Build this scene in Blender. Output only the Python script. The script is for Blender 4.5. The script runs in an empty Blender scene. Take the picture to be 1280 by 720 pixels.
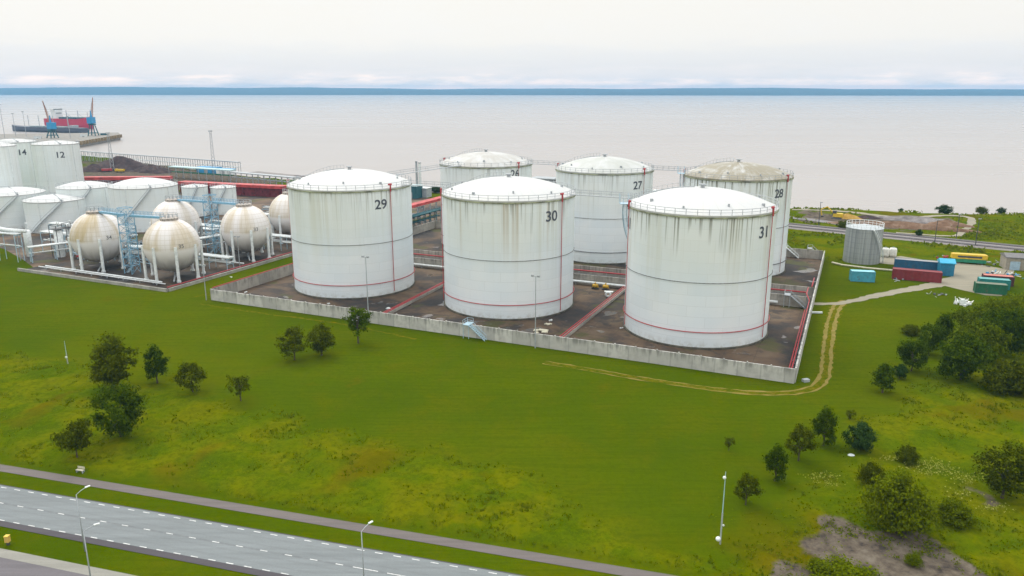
import bpy, math, random
import numpy as np
from mathutils import Vector, Matrix
R_ = math.radians
PI = math.pi
random.seed(7)
rng = np.random.default_rng(11)
scene = bpy.context.scene
COL = scene.collection

# ------------------------------------------------------------------ camera model (a drone 52 m above the ground)
F, CAM_H, YH = 954.0, 52.0, 112.0
PITCH = math.atan((360 - YH) / F)
S_, C_ = math.sin(PITCH), math.cos(PITCH)

def at(x, y, z=0.0):
    """ground point (at height z) seen at photograph position x, y"""
    u = 360 - y
    a = (x - 640, F * C_ + u * S_, u * C_ - F * S_)
    t = (z - CAM_H) / a[2]
    return Vector((a[0] * t, a[1] * t, z))

O_ = Vector((-76.6, 187.85, 0)); U_ = Vector((.9132, -.4074, 0)); V_ = Vector((.4074, .9132, 0))
ROT = math.atan2(-.4074, .9132)
def yard(s, t, z=0.0):
    """the tank yard's own axes: s along its front wall, t into its depth"""
    p = O_ + U_ * s + V_ * t
    p.z = z
    return p

# ------------------------------------------------------------------ mesh builder
class MB:
    def __init__(self): self.v = []; self.f = []
    def add(self, vs, fs):
        o = len(self.v); self.v += [tuple(p) for p in vs]; self.f += [tuple(i + o for i in f) for f in fs]; return self
    def box(self, c, d, rz=0.0, m=None):
        hx, hy, hz = d[0] / 2, d[1] / 2, d[2] / 2
        cs, sn = math.cos(rz), math.sin(rz)
        vs = []
        for z in (-hz, hz):
            for x, y in ((-hx, -hy), (hx, -hy), (hx, hy), (-hx, hy)):
                vs.append((c[0] + x * cs - y * sn, c[1] + x * sn + y * cs, c[2] + z))
        return self.add(vs, [(0, 3, 2, 1), (4, 5, 6, 7), (0, 1, 5, 4), (1, 2, 6, 5), (2, 3, 7, 6), (3, 0, 4, 7)])
    def tube(self, pts, r, n=6, r1=None, cap=True):
        pts = [Vector(p) for p in pts]; k = len(pts); rings = []
        prev = None
        for i, p in enumerate(pts):
            d = (pts[min(i + 1, k - 1)] - pts[max(i - 1, 0)]).normalized()
            a = d.cross(Vector((0, 0, 1)))
            if a.length < 1e-3: a = Vector((1, 0, 0))
            a.normalize()
            if prev is not None and a.dot(prev) < 0: a = -a
            prev = a
            b = d.cross(a).normalized()
            rr = r if r1 is None else r + (r1 - r) * i / max(k - 1, 1)
            rings.append([p + (a * math.cos(2 * PI * j / n) + b * math.sin(2 * PI * j / n)) * rr for j in range(n)])
        vs = [q for g in rings for q in g]; fs = []
        for i in range(k - 1):
            for j in range(n):
                fs.append((i * n + j, i * n + (j + 1) % n, (i + 1) * n + (j + 1) % n, (i + 1) * n + j))
        if cap: fs += [tuple(range(n))[::-1], tuple((k - 1) * n + j for j in range(n))]
        return self.add(vs, fs)
    def ring(self, R, z, r, n=72, m=6, c=(0, 0)):
        vs = []; fs = []
        for i in range(n):
            a = 2 * PI * i / n
            for j in range(m):
                b = 2 * PI * j / m
                q = R + r * math.cos(b)
                vs.append((c[0] + q * math.cos(a), c[1] + q * math.sin(a), z + r * math.sin(b)))
        for i in range(n):
            for j in range(m):
                fs.append((i * m + j, ((i + 1) % n) * m + j, ((i + 1) % n) * m + (j + 1) % m, i * m + (j + 1) % m))
        return self.add(vs, fs)
    def lathe(self, prof, n=48, c=(0, 0, 0), captop=False, capbot=False):
        vs = []; fs = []; k = len(prof)
        for (r, z) in prof:
            for j in range(n):
                a = 2 * PI * j / n
                vs.append((c[0] + r * math.cos(a), c[1] + r * math.sin(a), c[2] + z))
        for i in range(k - 1):
            for j in range(n):
                fs.append((i * n + j, i * n + (j + 1) % n, (i + 1) * n + (j + 1) % n, (i + 1) * n + j))
        if capbot: fs.append(tuple(range(n))[::-1])
        if captop: fs.append(tuple((k - 1) * n + j for j in range(n)))
        return self.add(vs, fs)
    def build(self, name, m, parent=None, loc=None, rz=0.0, smooth=False, sharp=None):
        me = bpy.data.meshes.new(name)
        vs = self.v
        me.from_pydata(vs, [], self.f); me.update()
        if smooth:
            for p in me.polygons: p.use_smooth = True
            if sharp is not None:
                try: me.set_sharp_from_angle(angle=R_(sharp))
                except Exception: pass
        o = bpy.data.objects.new(name, me); COL.objects.link(o)
        if m: me.materials.append(m)
        if parent is not None: o.parent = parent
        if loc is not None: o.location = loc
        o.rotation_euler.z = rz
        return o

def tag(o, label=None, cat=None, group=None, kind=None):
    if label: o['label'] = label
    if cat: o['category'] = cat
    if group: o['group'] = group
    if kind: o['kind'] = kind
    return o
def empty(name, label, cat, loc=(0, 0, 0), rz=0.0, group=None):
    o = bpy.data.objects.new(name, None); COL.objects.link(o)
    o.location = loc; o.rotation_euler.z = rz
    return tag(o, label, cat, group, 'thing')
def copy_tree(o, parent=None):
    c = o.copy(); COL.objects.link(c)
    if parent is not None: c.parent = parent
    for ch in list(o.children): copy_tree(ch, c)
    return c
def struct(o): o['kind'] = 'structure'; return o

# ------------------------------------------------------------------ materials
def new_mat(name):
    m = bpy.data.materials.new(name); m.use_nodes = True
    nt = m.node_tree; b = nt.nodes['Principled BSDF']
    return m, nt, b
def N(nt, typ, **kw):
    n = nt.nodes.new(typ)
    for k, v in kw.items():
        if k.startswith('i_'): n.inputs[int(k[2:])].default_value = v
        else: setattr(n, k, v)
    return n
def L(nt, a, b): nt.links.new(a, b)
def math_n(nt, op, a, b=None, clamp=False):
    n = N(nt, 'ShaderNodeMath', operation=op, use_clamp=clamp)
    for i, v in enumerate((a, b)):
        if v is None: continue
        if isinstance(v, (int, float)): n.inputs[i].default_value = v
        else: L(nt, v, n.inputs[i])
    return n.outputs[0]
def mixc(nt, fac, a, b, mode='MIX'):
    n = N(nt, 'ShaderNodeMix', data_type='RGBA', blend_type=mode)
    for s, v in ((0, fac), (6, a), (7, b)):
        if isinstance(v, (int, float)): n.inputs[s].default_value = v
        elif isinstance(v, tuple): n.inputs[s].default_value = v if len(v) == 4 else v + (1,)
        else: L(nt, v, n.inputs[s])
    return n.outputs[2]
def noise(nt, vec, scale, detail=4, rough=.55, dist=0.0):
    n = N(nt, 'ShaderNodeTexNoise')
    n.inputs['Scale'].default_value = scale; n.inputs['Detail'].default_value = detail
    n.inputs['Roughness'].default_value = rough; n.inputs['Distortion'].default_value = dist
    if vec is not None: L(nt, vec, n.inputs['Vector'])
    return n.outputs['Fac']
def ramp(nt, fac, stops):
    n = N(nt, 'ShaderNodeValToRGB'); e = n.color_ramp.elements
    while len(e) < len(stops): e.new(.5)
    for i, (p, c) in enumerate(stops):
        e[i].position = p; e[i].color = (c if isinstance(c, tuple) else (c, c, c)) + ((1,) if not isinstance(c, tuple) or len(c) == 3 else ())
    L(nt, fac, n.inputs[0]); return n.outputs[0]
def smooth_n(nt, x, a, b, lo=0.0, hi=1.0):
    n = N(nt, 'ShaderNodeMapRange', interpolation_type='SMOOTHSTEP')
    for i, v in ((0, x), (1, a), (2, b), (3, lo), (4, hi)):
        if isinstance(v, (int, float)): n.inputs[i].default_value = v
        else: L(nt, v, n.inputs[i])
    return n.outputs[0]
def obj_co(nt): return N(nt, 'ShaderNodeTexCoord').outputs['Object']
def bump(nt, b, h, strength=.3, dist=.1):
    n = N(nt, 'ShaderNodeBump'); n.inputs['Strength'].default_value = strength; n.inputs['Distance'].default_value = dist
    L(nt, h, n.inputs['Height']); L(nt, n.outputs[0], b.inputs['Normal'])

def paint(name, col, rough=.5, metal=0.0, wear=.12, scale=1.5):
    """painted or bare surface, slightly uneven all over"""
    m, nt, b = new_mat(name)
    n = noise(nt, obj_co(nt), scale, 5, .6)
    lo = tuple(c * (1 - wear * 1.6) for c in col); hi = tuple(min(c * (1 + wear), 1) for c in col)
    L(nt, ramp(nt, n, [(.3, lo), (.62, hi)]), b.inputs['Base Color'])
    b.inputs['Roughness'].default_value = rough; b.inputs['Metallic'].default_value = metal
    return m

WHITE = paint('white_steel', (.70, .74, .74), .45)
GREYST = paint('grey_steel', (.34, .37, .39), .5)
RED = paint('red_pipe_paint', (.40, .045, .05), .5)
DARK = paint('dark_steel', (.06, .065, .07), .6)
MOSSRIM = paint('mossy_rim', (.23, .25, .16), .8, wear=.5, scale=.5)
GIRD = paint('girder_grey', (.13, .135, .13), .7, wear=.5)
FOUND = paint('mossy_foundation', (.085, .08, .06), .9, wear=.5, scale=.6)
BLUEST = paint('blue_steel', (.17, .36, .50), .5)
PALEBL = paint('pale_blue_steel', (.38, .53, .62), .5)
TEXTM = paint('number_paint', (.065, .075, .095), .6)
CONC_C = (.52, .515, .48)

def tank_paint(name, seed, drip, rust, grime, H):
    """white shell paint with dark run-off streaks under the rim, rust bands and faint plate seams"""
    m, nt, b = new_mat(name)
    co = obj_co(nt); sp = N(nt, 'ShaderNodeSeparateXYZ'); L(nt, co, sp.inputs[0])
    x, y, z = sp.outputs
    ang = math_n(nt, 'ARCTAN2', y, x)
    def circ(r, off):
        cb = N(nt, 'ShaderNodeCombineXYZ')
        L(nt, math_n(nt, 'MULTIPLY', math_n(nt, 'COSINE', ang), r), cb.inputs[0]); L(nt, math_n(nt, 'MULTIPLY', math_n(nt, 'SINE', ang), r), cb.inputs[1])
        L(nt, math_n(nt, 'ADD', math_n(nt, 'MULTIPLY', z, .012), off), cb.inputs[2]); return cb.outputs[0]
    top = math_n(nt, 'SUBTRACT', H, z)                       # metres below the rim
    n1 = noise(nt, circ(16, seed), 1.9, 2, .5)                # streak pattern round the shell
    n2 = noise(nt, circ(16, seed + 9), .16, 2, .5)            # how long the streaks are
    length = math_n(nt, 'MULTIPLY', smooth_n(nt, n2, .25, .72), 3.5 + 9 * drip)
    fade = math_n(nt, 'SUBTRACT', 1, math_n(nt, 'DIVIDE', top, math_n(nt, 'ADD', length, .8)), True)
    line = smooth_n(nt, n1, .53, .63)
    streak = math_n(nt, 'MULTIPLY', math_n(nt, 'MULTIPLY', line, fade), (.34 + .75 * drip) if drip > .1 else .10, True)
    # long pale grey and green bands
    n3 = noise(nt, circ(16, seed + 20), .45, 3, .6)
    band = math_n(nt, 'MULTIPLY', smooth_n(nt, n3, .45, .75), smooth_n(nt, top, 26.0, 0.0, 0.0, 1.0))
    n4 = noise(nt, circ(16, seed + 33), .30, 2, .6)
    rst = math_n(nt, 'MULTIPLY', math_n(nt, 'MULTIPLY', smooth_n(nt, n4, .60, .72), smooth_n(nt, top, 17, .5)), rust, True)
    # rows of plates
    cb = N(nt, 'ShaderNodeCombineXYZ'); L(nt, math_n(nt, 'MULTIPLY', ang, 15.8), cb.inputs[0]); L(nt, z, cb.inputs[1])
    br = N(nt, 'ShaderNodeTexBrick'); L(nt, cb.outputs[0], br.inputs['Vector'])
    br.inputs['Scale'].default_value = 1; br.inputs['Brick Width'].default_value = 7.6; br.inputs['Row Height'].default_value = 2.28
    br.inputs['Mortar Size'].default_value = .05; br.inputs['Mortar Smooth'].default_value = .6
    br.inputs['Color1'].default_value = (1, 1, 1, 1); br.inputs['Color2'].default_value = (.935, .95, .955, 1); br.inputs['Mortar'].default_value = (.86, .86, .85, 1)
    big = noise(nt, co, .09, 3, .6)
    base = mixc(nt, smooth_n(nt, big, .35, .7), (.735, .805, .84), (.79, .835, .845))
    base = mixc(nt, 1.0, base, br.outputs[0], 'MULTIPLY')
    base = mixc(nt, math_n(nt, 'MULTIPLY', smooth_n(nt, top, 15.5, 8.0), .40), base, (.70, .75, .70))
    base = mixc(nt, math_n(nt, 'MULTIPLY', band, (.26 + .40 * grime) if drip > .1 else .18), base, (.53, .54, .42))
    n5 = noise(nt, circ(16, seed + 50), 2.6, 2, .5)
    base = mixc(nt, math_n(nt, 'MULTIPLY', math_n(nt, 'MULTIPLY', smooth_n(nt, n5, .60, .70), smooth_n(nt, top, 16, 2)), .45), base, (.38, .40, .33))
    base = mixc(nt, rst, base, (.34, .23, .08))
    base = mixc(nt, streak, base, (.15, .15, .10))
    foot = math_n(nt, 'MULTIPLY', smooth_n(nt, z, 2.2, .1), smooth_n(nt, noise(nt, co, .8, 4, .7), .4, .62))
    base = mixc(nt, math_n(nt, 'MULTIPLY', foot, .45), base, (.33, .31, .25))
    L(nt, base, b.inputs['Base Color']); b.inputs['Roughness'].default_value = .5
    return m

def roof_paint(name, seed, dirt, col):
    m, nt, b = new_mat(name)
    co = obj_co(nt); sp = N(nt, 'ShaderNodeSeparateXYZ'); L(nt, co, sp.inputs[0])
    ang = math_n(nt, 'ARCTAN2', sp.outputs[1], sp.outputs[0])
    rr = N(nt, 'ShaderNodeVectorMath', operation='LENGTH'); fl = N(nt, 'ShaderNodeVectorMath', operation='MULTIPLY'); fl.inputs[1].default_value = (1, 1, 0)
    L(nt, co, fl.inputs[0]); L(nt, fl.outputs[0], rr.inputs[0])
    cb = N(nt, 'ShaderNodeCombineXYZ'); L(nt, math_n(nt, 'MULTIPLY', ang, 6), cb.inputs[0]); L(nt, math_n(nt, 'MULTIPLY', rr.outputs['Value'], .12), cb.inputs[1]); cb.inputs[2].default_value = seed
    a = noise(nt, cb.outputs[0], .8, 4, .65)
    c2 = noise(nt, co, .22, 5, .65)
    fac = math_n(nt, 'MULTIPLY', smooth_n(nt, math_n(nt, 'ADD', math_n(nt, 'MULTIPLY', a, .5), math_n(nt, 'MULTIPLY', c2, .5)), .5 - .16 * dirt, .62), dirt, True)
    seg = math_n(nt, 'FRACT', math_n(nt, 'MULTIPLY', ang, 28 / (2 * PI)))
    seam = math_n(nt, 'MULTIPLY', math_n(nt, 'LESS_THAN', seg, .05), .4)
    base = mixc(nt, fac, (.53, .545, .545), col)
    base = mixc(nt, seam, base, (.45, .45, .43))
    L(nt, base, b.inputs['Base Color']); b.inputs['Roughness'].default_value = .65
    return m

def sphere_paint(name, seed, stain):
    m, nt, b = new_mat(name)
    co = obj_co(nt); sp = N(nt, 'ShaderNodeSeparateXYZ'); L(nt, co, sp.inputs[0])
    x, y, z = sp.outputs
    ang = math_n(nt, 'ARCTAN2', y, x)
    cb = N(nt, 'ShaderNodeCombineXYZ'); L(nt, math_n(nt, 'COSINE', ang), cb.inputs[0]); L(nt, math_n(nt, 'SINE', ang), cb.inputs[1]); L(nt, math_n(nt, 'ADD', math_n(nt, 'MULTIPLY', z, .03), seed), cb.inputs[2])
    n1 = noise(nt, cb.outputs[0], 6.0, 4, .6); n2 = noise(nt, cb.outputs[0], 1.3, 2, .5)
    ring = math_n(nt, 'LESS_THAN', math_n(nt, 'FRACT', math_n(nt, 'MULTIPLY', z, .8)), .12)
    mer = math_n(nt, 'LESS_THAN', math_n(nt, 'FRACT', math_n(nt, 'MULTIPLY', ang, 36 / (2 * PI))), .09)
    grid = math_n(nt, 'MAXIMUM', ring, mer)
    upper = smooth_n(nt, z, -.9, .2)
    st = math_n(nt, 'MULTIPLY', math_n(nt, 'MULTIPLY', smooth_n(nt, n2, .42, .56), smooth_n(nt, n1, .28, .62, .45, 1.0)), upper)
    base = mixc(nt, math_n(nt, 'MULTIPLY', st, stain), (.74, .71, .69), (.46, .355, .17))
    base = mixc(nt, math_n(nt, 'MULTIPLY', math_n(nt, 'MULTIPLY', grid, upper), .30), base, (.36, .29, .18))
    low = math_n(nt, 'MULTIPLY', smooth_n(nt, z, -.5, -6.5), smooth_n(nt, n1, .25, .7, .5, 1))  # underside shade (occlusion) painted into the colour, patchy and deeper downwards
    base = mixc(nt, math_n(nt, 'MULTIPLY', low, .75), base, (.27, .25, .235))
    L(nt, base, b.inputs['Base Color']); b.inputs['Roughness'].default_value = .5
    return m

def concrete(name, col=CONC_C, stain=.6, pitch=4.2, top=2.9):
    m, nt, b = new_mat(name)
    co = obj_co(nt); sp = N(nt, 'ShaderNodeSeparateXYZ'); L(nt, co, sp.inputs[0])
    n1 = noise(nt, co, .6, 6, .65)
    mp = N(nt, 'ShaderNodeMapping'); mp.inputs['Scale'].default_value = (1.6, 1.6, .12); L(nt, co, mp.inputs[0])
    n2 = noise(nt, mp.outputs[0], 1.0, 4, .6)
    cell = math_n(nt, 'FLOOR', math_n(nt, 'DIVIDE', sp.outputs[0], pitch))
    wn = N(nt, 'ShaderNodeTexWhiteNoise', noise_dimensions='1D'); L(nt, cell, wn.inputs['W'])
    base = mixc(nt, wn.outputs['Value'], tuple(c * .82 for c in col), tuple(c * 1.12 for c in col))
    base = mixc(nt, smooth_n(nt, n1, .4, .75), base, tuple(c * .72 for c in col))
    run = math_n(nt, 'MULTIPLY', smooth_n(nt, n2, .46, .60), smooth_n(nt, sp.outputs[2], top * .35, top * .98))
    base = mixc(nt, math_n(nt, 'MULTIPLY', run, stain), base, (.10, .10, .085))
    joint = math_n(nt, 'LESS_THAN', math_n(nt, 'ABSOLUTE', math_n(nt, 'SUBTRACT', math_n(nt, 'FRACT', math_n(nt, 'ADD', math_n(nt, 'DIVIDE', sp.outputs[0], pitch), .5)), .5)), .03)
    base = mixc(nt, math_n(nt, 'MULTIPLY', joint, .35), base, (.2, .2, .18))
    L(nt, base, b.inputs['Base Color']); b.inputs['Roughness'].default_value = .9
    bump(nt, b, n1, .25, .05)
    return m
CONC = concrete('bund_concrete')
CONC_IN = concrete('inner_concrete', (.40, .375, .33), .5)
CONC_KERB = concrete('kerb_concrete', (.36, .35, .31), .3, 3.0, .8)

def yard_floor(name, seed=0.0, wet=1.0, tone=1.0):
    m, nt, b = new_mat(name)
    co = obj_co(nt); mp = N(nt, 'ShaderNodeMapping'); mp.inputs['Location'].default_value = (seed, seed, 0); L(nt, co, mp.inputs[0]); co = mp.outputs[0]
    n1 = noise(nt, co, .055, 6, .62, .6); n2 = noise(nt, co, .16, 6, .68, .3); n3 = noise(nt, co, 1.3, 5, .7)
    base = ramp(nt, n1, [(.36, (.018, .016, .015)), (.44, (.044, .031, .022)), (.53, (.120, .072, .036)), (.62, (.165, .112, .062)), (.70, (.045, .036, .028))])
    base = mixc(nt, math_n(nt, 'MULTIPLY', smooth_n(nt, n2, .50, .64), .8), base, (.018, .017, .018))
    base = mixc(nt, math_n(nt, 'MULTIPLY', smooth_n(nt, n3, .45, .75), .30), base, (.105, .09, .07))
    moss = math_n(nt, 'MULTIPLY', smooth_n(nt, noise(nt, co, .07, 3, .6), .56, .64), .8)
    base = mixc(nt, moss, base, (.070, .072, .008))
    br = N(nt, 'ShaderNodeTexBrick'); L(nt, co, br.inputs['Vector'])
    br.inputs['Scale'].default_value = 1; br.inputs['Brick Width'].default_value = 6; br.inputs['Row Height'].default_value = 6; br.inputs['Mortar Size'].default_value = .05
    br.offset = 0
    base = mixc(nt, math_n(nt, 'MULTIPLY', br.outputs['Fac'], .5), base, (.025, .028, .016))
    base = mixc(nt, 1.0, base, (tone, tone, tone * 1.04), 'MULTIPLY')
    L(nt, base, b.inputs['Base Color'])
    pud = smooth_n(nt, noise(nt, co, .15, 3, .5, .4), .63, .66)
    L(nt, math_n(nt, 'SUBTRACT', .85, math_n(nt, 'MULTIPLY', pud, .72 * wet)), b.inputs['Roughness'])
    return m
YARD = yard_floor('yard_floor', 0.0, 1.0, .78)
PAD = yard_floor('sphere_pad_floor', 40.0, .6, .55)

def grass_mat():
    m, nt, b = new_mat('grassland')
    geo = N(nt, 'ShaderNodeNewGeometry'); P = geo.outputs['Position']
    at_m = N(nt, 'ShaderNodeAttribute', attribute_name='meadow').outputs['Fac']
    at_d = N(nt, 'ShaderNodeAttribute', attribute_name='bare').outputs['Fac']
    big = noise(nt, P, .018, 4, .6); mid = noise(nt, P, .11, 5, .65, .5); fine = noise(nt, P, 1.1, 6, .75); fin2 = noise(nt, P, 5.0, 3, .7)
    mp = N(nt, 'ShaderNodeMapping'); mp.inputs['Rotation'].default_value = (0, 0, .3); mp.inputs['Scale'].default_value = (.05, 1.0, 1); L(nt, P, mp.inputs[0])
    mow = noise(nt, mp.outputs[0], 1.3, 4, .7)
    lawn = ramp(nt, big, [(.34, (0.0477, 0.0808, 0.0002)), (.5, (0.0642, 0.0956, 0.0002)), (.66, (0.0879, 0.1088, 0.0002))])
    lawn = mixc(nt, math_n(nt, 'MULTIPLY', smooth_n(nt, mid, .42, .7), .50), lawn, (0.0917, 0.0972, 0.0002))
    dry = noise(nt, P, .045, 5, .7, 1.0)
    lawn = mixc(nt, math_n(nt, 'MULTIPLY', smooth_n(nt, dry, .58, .72), .45), lawn, (0.1082, 0.0808, 0.0008))
    lawn = mixc(nt, math_n(nt, 'MULTIPLY', smooth_n(nt, mow, .46, .62), .36), lawn, (0.0404, 0.0709, 0.0002))
    lawn = mixc(nt, math_n(nt, 'MULTIPLY', smooth_n(nt, fine, .42, .66), .34), lawn, (0.0367, 0.0593, 0.0002))
    lawn = mixc(nt, math_n(nt, 'MULTIPLY', smooth_n(nt, fin2, .52, .70), .22), lawn, (0.1146, 0.1236, 0.0008))
    mead = ramp(nt, mid, [(.32, (0.0468, 0.0857, 0.0002)), (.46, (0.0774, 0.1105, 0.0002)), (.58, (0.1210, 0.1319, 0.0004)), (.74, (0.1008, 0.1072, 0.0005))])
    mead = mixc(nt, math_n(nt, 'MULTIPLY', smooth_n(nt, fine, .42, .62), .50), mead, (0.0323, 0.0560, 0.0002))
    mead = mixc(nt, math_n(nt, 'MULTIPLY', smooth_n(nt, fin2, .50, .68), .38), mead, (0.1452, 0.1566, 0.0008))
    brown = smooth_n(nt, noise(nt, P, .040, 3, .6, .8), .55, .66)
    mead = mixc(nt, math_n(nt, 'MULTIPLY', brown, .55), mead, (0.1054, 0.0725, 0.0005))
    base = mixc(nt, at_m, lawn, mead)
    soil = ramp(nt, noise(nt, P, .5, 6, .7), [(.36, (.055, .048, .044)), (.45, (.100, .082, .064)), (.58, (.145, .122, .094)), (.7, (.18, .158, .128))])
    edge = smooth_n(nt, math_n(nt, 'ADD', at_d, math_n(nt, 'MULTIPLY', math_n(nt, 'SUBTRACT', mid, .5), 1.3)), .38, .60)
    base = mixc(nt, edge, base, soil)
    L(nt, base, b.inputs['Base Color']); b.inputs['Roughness'].default_value = .95
    b.inputs['Specular IOR Level'].default_value = 0.0
    h = math_n(nt, 'ADD', math_n(nt, 'MULTIPLY', fine, .6), math_n(nt, 'MULTIPLY', fin2, .4))
    bump(nt, b, h, .55, .25)
    return m
GRASS = grass_mat()

def leafy(name, dark, light, trans=.25):
    m, nt, b = new_mat(name)
    geo = N(nt, 'ShaderNodeNewGeometry')
    c = mixc(nt, geo.outputs['Random Per Island'], dark, light)
    oi = N(nt, 'ShaderNodeObjectInfo')
    c2 = mixc(nt, math_n(nt, 'MULTIPLY', oi.outputs['Random'], .35), c, light)
    L(nt, c2, b.inputs['Base Color']); b.inputs['Roughness'].default_value = .9; b.inputs['Specular IOR Level'].default_value = 0.0
    t = N(nt, 'ShaderNodeBsdfTranslucent'); L(nt, c2, t.inputs[0])
    mx = N(nt, 'ShaderNodeMixShader'); mx.inputs[0].default_value = trans
    L(nt, b.outputs[0], mx.inputs[1]); L(nt, t.outputs[0], mx.inputs[2])
    L(nt, mx.outputs[0], nt.nodes['Material Output'].inputs[0])
    return m
LEAF = {'olive': leafy('olive_leaves', (.036, .056, .001), (.112, .132, .002)),
        'dark': leafy('dark_leaves', (.024, .052, .0012), (.082, .125, .003)),
        'fresh': leafy('fresh_leaves', (.040, .082, .0015), (.110, .165, .003)),
        'blue': leafy('bluish_leaves', (.018, .046, .010), (.052, .096, .020)),
        'light': leafy('light_leaves', (.062, .098, .001), (.150, .185, .002)),
        'mid': leafy('mid_leaves', (.056, .092, .001), (.150, .190, .003)),
        'grass': leafy('tall_grass_blades', (.070, .115, .0004), (.175, .205, .0008), .5),
        'weed': leafy('weed_leaves', (.055, .095, .0008), (.17, .20, .002), .4)}
BARK = paint('bark', (.075, .06, .045), .9, wear=.4, scale=6)

def asphalt(name, col, var=.15):
    m, nt, b = new_mat(name)
    P = N(nt, 'ShaderNodeNewGeometry').outputs['Position']
    mp = N(nt, 'ShaderNodeMapping'); mp.inputs['Rotation'].default_value = (0, 0, R_(15.8)); mp.inputs['Scale'].default_value = (.06, 1.1, 1); L(nt, P, mp.inputs[0])
    a = noise(nt, mp.outputs[0], 1.0, 4, .6); f = noise(nt, P, 4.0, 5, .8); p2 = noise(nt, P, .25, 4, .6)
    base = ramp(nt, a, [(.3, tuple(c * (1 - var) for c in col)), (.7, tuple(c * (1 + var) for c in col))])
    base = mixc(nt, math_n(nt, 'MULTIPLY', smooth_n(nt, f, .35, .7), .22), base, tuple(c * .6 for c in col))
    base = mixc(nt, math_n(nt, 'MULTIPLY', smooth_n(nt, p2, .5, .75), .25), base, tuple(c * .7 for c in col))
    L(nt, base, b.inputs['Base Color']); b.inputs['Roughness'].default_value = .85
    return m
ROAD = asphalt('road_asphalt', (.175, .196, .202))
def wear_lanes(m):
    nt = m.node_tree; b = nt.nodes['Principled BSDF']; src = b.inputs['Base Color'].links[0].from_socket
    P = N(nt, 'ShaderNodeNewGeometry').outputs['Position']
    d = N(nt, 'ShaderNodeVectorMath', operation='DOT_PRODUCT'); L(nt, P, d.inputs[0]); d.inputs[1].default_value = (.2724, .9622, 0); c = d.outputs['Value']
    f = None
    for pos, w, k in ((67.45, .30, .55), (65.2, .28, .22), (66.5, .28, .22), (68.4, .28, .22), (69.8, .28, .22)):
        g = math_n(nt, 'MULTIPLY', smooth_n(nt, math_n(nt, 'ABSOLUTE', math_n(nt, 'SUBTRACT', c, pos)), w, 0.0), k)
        f = g if f is None else math_n(nt, 'MAXIMUM', f, g)
    n = noise(nt, P, .7, 4, .7)
    L(nt, mixc(nt, math_n(nt, 'MULTIPLY', f, smooth_n(nt, n, .25, .6)), src, (.10, .105, .11)), b.inputs['Base Color'])
wear_lanes(ROAD)
SHOULDER = asphalt('shoulder_asphalt', (.062, .056, .064))
PATH = asphalt('path_asphalt', (.130, .112, .106))
SIDEWALK = asphalt('pale_pavement', (.245, .24, .21))
DRIVE = asphalt('drive_asphalt', (.125, .115, .125))
GRAVEL = asphalt('pale_gravel', (.265, .24, .175), .15)
BALLAST = asphalt('ballast', (.21, .19, .18), .2)
LINE = paint('road_line_white', (.56, .57, .56), .7, wear=.2, scale=3)

def track_mat():
    m, nt, b = new_mat('worn_track')
    P = N(nt, 'ShaderNodeNewGeometry').outputs['Position']
    n = noise(nt, P, .55, 6, .7)
    c = ramp(nt, n, [(.30, (.100, .115, .001)), (.44, (.165, .135, .006)), (.66, (.235, .170, .040))])
    L(nt, c, b.inputs['Base Color']); b.inputs['Roughness'].default_value = .95
    return m
TRACK = track_mat()
def worn_mat():
    m, nt, b = new_mat('worn_grass'); P = N(nt, 'ShaderNodeNewGeometry').outputs['Position']
    n = noise(nt, P, .9, 6, .7)
    L(nt, ramp(nt, n, [(.34, (.055, .085, .0005)), (.5, (.098, .104, .001)), (.66, (.165, .125, .012))]), b.inputs['Base Color']); b.inputs['Roughness'].default_value = .95; b.inputs['Specular IOR Level'].default_value = 0
    return m
WORN = worn_mat()

def earth_mat(name, a, c, d):
    m, nt, b = new_mat(name)
    P = N(nt, 'ShaderNodeNewGeometry').outputs['Position']
    n = noise(nt, P, .35, 7, .72, .4)
    L(nt, ramp(nt, n, [(.32, a), (.5, c), (.68, d)]), b.inputs['Base Color']); b.inputs['Roughness'].default_value = .95
    bump(nt, b, n, .8, .5)
    return m
HEAP = earth_mat('dark_heap', (.022, .014, .014), (.048, .030, .030), (.085, .055, .05))
SOIL = earth_mat('brown_soil', (.10, .055, .030), (.18, .105, .062), (.26, .18, .125))
SAND = earth_mat('yellow_sand', (.30, .17, .035), (.42, .26, .05), (.5, .34, .10))
GREYSOIL = earth_mat('grey_soil', (.11, .10, .10), (.20, .18, .175), (.30, .28, .27))

# ------------------------------------------------------------------ value noise for terrain
def vnoise(x, y, s, seed=0):
    g = np.random.default_rng(seed).random((257, 257))
    u, v = x / s, y / s
    i, j = np.floor(u).astype(int), np.floor(v).astype(int)
    fu, fv = u - i, v - j
    fu = fu * fu * (3 - 2 * fu); fv = fv * fv * (3 - 2 * fv)
    i0, j0, i1, j1 = i % 256, j % 256, (i + 1) % 256, (j + 1) % 256
    return (g[i0, j0] * (1 - fu) + g[i1, j0] * fu) * (1 - fv) + (g[i0, j1] * (1 - fu) + g[i1, j1] * fu) * fv
def seg_dist(x, y, pts):
    d = np.full(x.shape, 1e9)
    for (ax, ay), (bx, by) in zip(pts[:-1], pts[1:]):
        dx, dy = bx - ax, by - ay; l2 = dx * dx + dy * dy + 1e-9
        t = np.clip(((x - ax) * dx + (y - ay) * dy) / l2, 0, 1)
        d = np.minimum(d, np.hypot(x - ax - t * dx, y - ay - t * dy))
    return d
def inside(x, y, poly):
    r = np.zeros(x.shape, bool); n = len(poly)
    for k in range(n):
        (ax, ay), (bx, by) = poly[k], poly[(k + 1) % n]
        c = ((ay > y) != (by > y)) & (x < (bx - ax) * (y - ay) / (by - ay + 1e-12) + ax)
        r ^= c
    return r
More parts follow.
